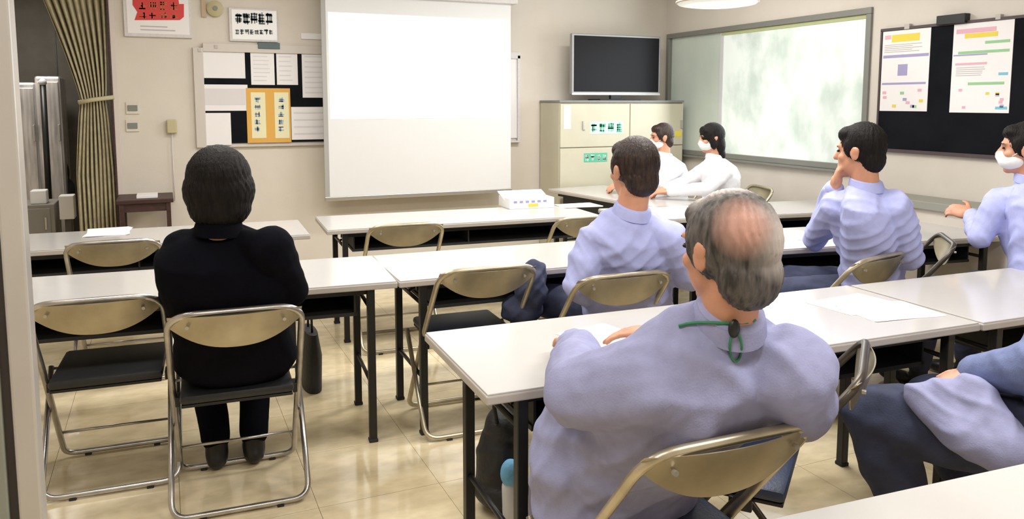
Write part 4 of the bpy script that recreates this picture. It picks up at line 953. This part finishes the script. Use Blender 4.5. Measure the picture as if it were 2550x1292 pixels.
# folded pale jacket on his lap
m = MB()
a, b_, c1, d1 = at(2285, 985, 2.24), at(2420, 985, 2.16), at(2500, 1120, 2.06), at(2400, 1090, 2.10)
m.cap(a, b_, 0.04, 0.055); m.cap(a, d1, 0.04, 0.05); m.cap(b_, c1, 0.06, 0.07); m.cap(d1, c1, 0.05, 0.07); m.cap((a + b_) / 2, (c1 + d1) / 2, 0.05, 0.06)
me = remesh(m, 0.007, 5, 0.010, 1.6, 5); me.materials.append(M['greyblue']); tag(link('folded_jacket', me), 'pale blue jacket draped over the lap of the man at the lower right', 'jacket')

# --- two women in white coats
h0 = at(1770, 345, 6.15)
def seatJ(h, yaw, elf, side=0.0):
    B = frame_of(yaw); f = lambda x, y, z: Vector((h.x, h.y, 0)) + B @ V(x, y, 0) + V(0, 0, z)
    return dict(hip=f(0, -0.10, 0.54), neck=f(0, -0.03, h.z - 0.16), head=h, shL=f(-0.16, -0.05, h.z - 0.25), shR=f(0.16, -0.05, h.z - 0.25), elL=f(-0.22, 0.12, 0.80), elR=f(0.22, 0.12, 0.80),
                haL=f(-0.08, 0.36, 0.765), haR=f(0.10, 0.34, 0.765), knL=f(-0.1, 0.34, 0.52), knR=f(0.1, 0.34, 0.52), ftL=f(-0.1, 0.36, 0.09), ftR=f(0.1, 0.36, 0.09))
person('person', 'woman with long black hair in a white coat and mask, nearest the window', seatJ(h0, 75, 0), 75, 68, 6, hs=0.95, shirt='coatwhite', legs='coatwhite', hair='long', maskon=True, wide=0.92, coat=True, vox=0.009, sh_fold=0.004, seed=71)
h0 = at(1646, 343, 6.60)
person('person', 'woman with short brown hair and white coat, the farther one before the cabinet', seatJ(h0, 85, 0), 85, 70, 4, hs=0.95, shirt='coatwhite', legs='coatwhite', hair='short', hairm='hairbrown', maskon=True, wide=0.92, coat=True, vox=0.009, sh_fold=0.004, seed=81)

# ------------------------------------------------------------------ things on the tables
def sheet(px, py, w_, d_, rot, label, z=0.7, n=1, mt='paperw', name='paper_sheet', group='loose white papers'):
    p = onz(px, py, z); m = MB()
    for k in range(n): m.box((-w_ / 2, -d_ / 2, 0.0006 + k * 0.0012), (w_ / 2, d_ / 2, 0.0014 + k * 0.0012), rot=Matrix.Rotation(R(k * 3 - 2), 3, 'Z') if n > 1 else None)
    o = m.build(name, M[mt]); o.location = (p.x, p.y, z); o.rotation_euler = (0, 0, R(rot)); return tag(o, label, 'paper', group)
sheet(270, 578, 0.22, 0.30, -4, 'white papers on the front left table before the opening', n=4)
sheet(2215, 775, 0.30, 0.21, -8, 'bright sheet on the long table right of the grey-haired man', n=2)
sheet(2130, 757, 0.30, 0.21, 4, 'second sheet just left of and behind the bright one on the long table')
sheet(1520, 845, 0.21, 0.297, 12, 'white sheet between the hands of the grey-haired man')
sheet(1985, 585, 0.21, 0.297, -10, 'white sheet before the man resting his chin on his hand')
sheet(1440, 512, 0.30, 0.21, -5, 'white sheet on the front table right of the open carton', n=3)
# carton with white printed stuff on T1M
p = onz(1325, 518, 0.7); t = thing('open_carton', (p.x, p.y + 0.1, 0.7), 'white flat carton with purple and yellow print on the front table', 'carton', rz=R(-4))
MB().box((-0.17, -0.12, 0), (0.17, 0.12, 0.075), 0.004).build('box', M['paperw'], t)
m = MB(); m.box((-0.175, -0.02, 0.075), (0.17, 0.135, 0.082), rot=Matrix.Rotation(R(18), 3, 'X')); m.build('lid', M['paperw'], t)
MB().box((-0.03, -0.1215, 0.012), (0.045, -0.12, 0.035)).build('print', M['yellow'], t)
m = MB()
for k in range(6): m.box((-0.14 + k * 0.045, -0.1215, 0.042), (-0.115 + k * 0.045, -0.12, 0.058))
m.build('lettering', M['purple'], t)
# backpack under the near table
p = onz(1238, 1275, 0.0); 
t = thing('backpack', (p.x + 0.03, p.y + 0.05, 0), 'black backpack hanging low beside the near table leg with blue bottle pocket', 'bag')
m = MB(); m.ell((0, 0, 0.15), (0.085, 0.11, 0.15)); m.ell((0.01, 0, 0.29), (0.06, 0.08, 0.07)); m.ell((0, -0.02, 0.07), (0.1, 0.11, 0.07))
me = remesh(m, 0.007, 4, 0.008, 1.3, 9); co = np.empty(len(me.vertices) * 3); me.vertices.foreach_get('co', co); co = co.reshape(-1, 3); co[:, 2] = np.maximum(co[:, 2], 0.003); me.vertices.foreach_set('co', co.ravel()); me.update()
me.materials.append(M['bagblack']); link('pack_body', me, t)
MB().tube(rounded([(-0.03, -0.05, 0.33), (-0.05, -0.06, 0.42), (0.04, -0.05, 0.44), (0.05, -0.04, 0.32)], [0, 0.04, 0.04, 0]), 0.008, 8).build('strap', M['bagblack'], t, smooth=True)
m = MB(); m.ell((-0.015, -0.135, 0.18), (0.036, 0.036, 0.05)); m.build('bottle_cap', M['skyblue'], t, smooth=True)
m = MB(); m.cap((-0.01, -0.135, 0.04), (-0.012, -0.135, 0.13), 0.034, 0.034); m.build('bottle', M['lightgrey'], t, smooth=True)
# black bag standing under the middle table near woman
p = onz(776, 962, 0)
t = thing('black_tote_bag', (p.x, p.y, 0), 'black tote bag standing on the floor right of the woman in black', 'bag')
m = MB(); m.loft([(V(0, 0, 0.004), V(1, 0, 0), V(0, 1, 0), 0.045, 0.12), (V(0, 0, 0.18), V(1, 0, 0), V(0, 1, 0), 0.05, 0.13), (V(0, 0, 0.30), V(1, 0, 0), V(0, 1, 0), 0.03, 0.12)])
m.build('bag_body', M['bagblack'], t, auto=True)
MB().tube(rounded([(0, -0.06, 0.29), (0, -0.05, 0.42), (0, 0.05, 0.42), (0, 0.06, 0.29)], [0, 0.04, 0.04, 0]), 0.006, 8).build('handle', M['bagblack'], t, smooth=True)
# dark coat over the seat of the chair beside the dark-haired man
p = onz(1322, 720, 0.62)
m = MB(); m.ell(p, (0.07, 0.08, 0.10)); m.ell(p + V(0.03, 0.03, 0.05), (0.06, 0.06, 0.08)); m.ell(p + V(-0.02, 0.05, -0.1), (0.10, 0.10, 0.07))
me = remesh(m, 0.008, 4, 0.01, 1.4, 4); me.materials.append(M['navy']); tag(link('rolled_coat', me), 'dark navy coat heaped on the empty chair left of the dark-haired man', 'coat')
# side bench along right wall
a = onX(2300, 508, XW - 0.3); b_ = onX(2440, 522, XW - 0.3)
t = thing('low_wall_bench', (XW - 0.16, 3.5, 0), 'low grey-green ledge unit along the right wall under the black pin board', 'bench')
zb_ = onX(2350, 508, XW - 0.3).z
MB().box((XW - 0.30, 2.7, zb_ - 0.05), (XW - 0.014, 4.05, zb_), 0.004).build('top', mat('bench_top', (0.30, 0.30, 0.26), 0.5), t)
MB().box((XW - 0.27, 2.72, 0), (XW - 0.014, 4.03, zb_ - 0.05), 0.003).build('body', M['wallr'], t); fin(t)
chair(2030, 462, 95, 'grey folding chair under the window behind the man resting his chin', 'B')

for o in bpy.data.objects:
    if o.type == 'MESH' and not o.data.materials: o.data.materials.append(M['paper'])
for o in C.objects:
    if o.name.split('.')[0] in ('lettering', 'print', 'caption', 'banner'): o['kind'] = 'stuff'
print('objects', len(bpy.data.objects), 'tris', sum(len(m.polygons) * 2 for m in bpy.data.meshes))
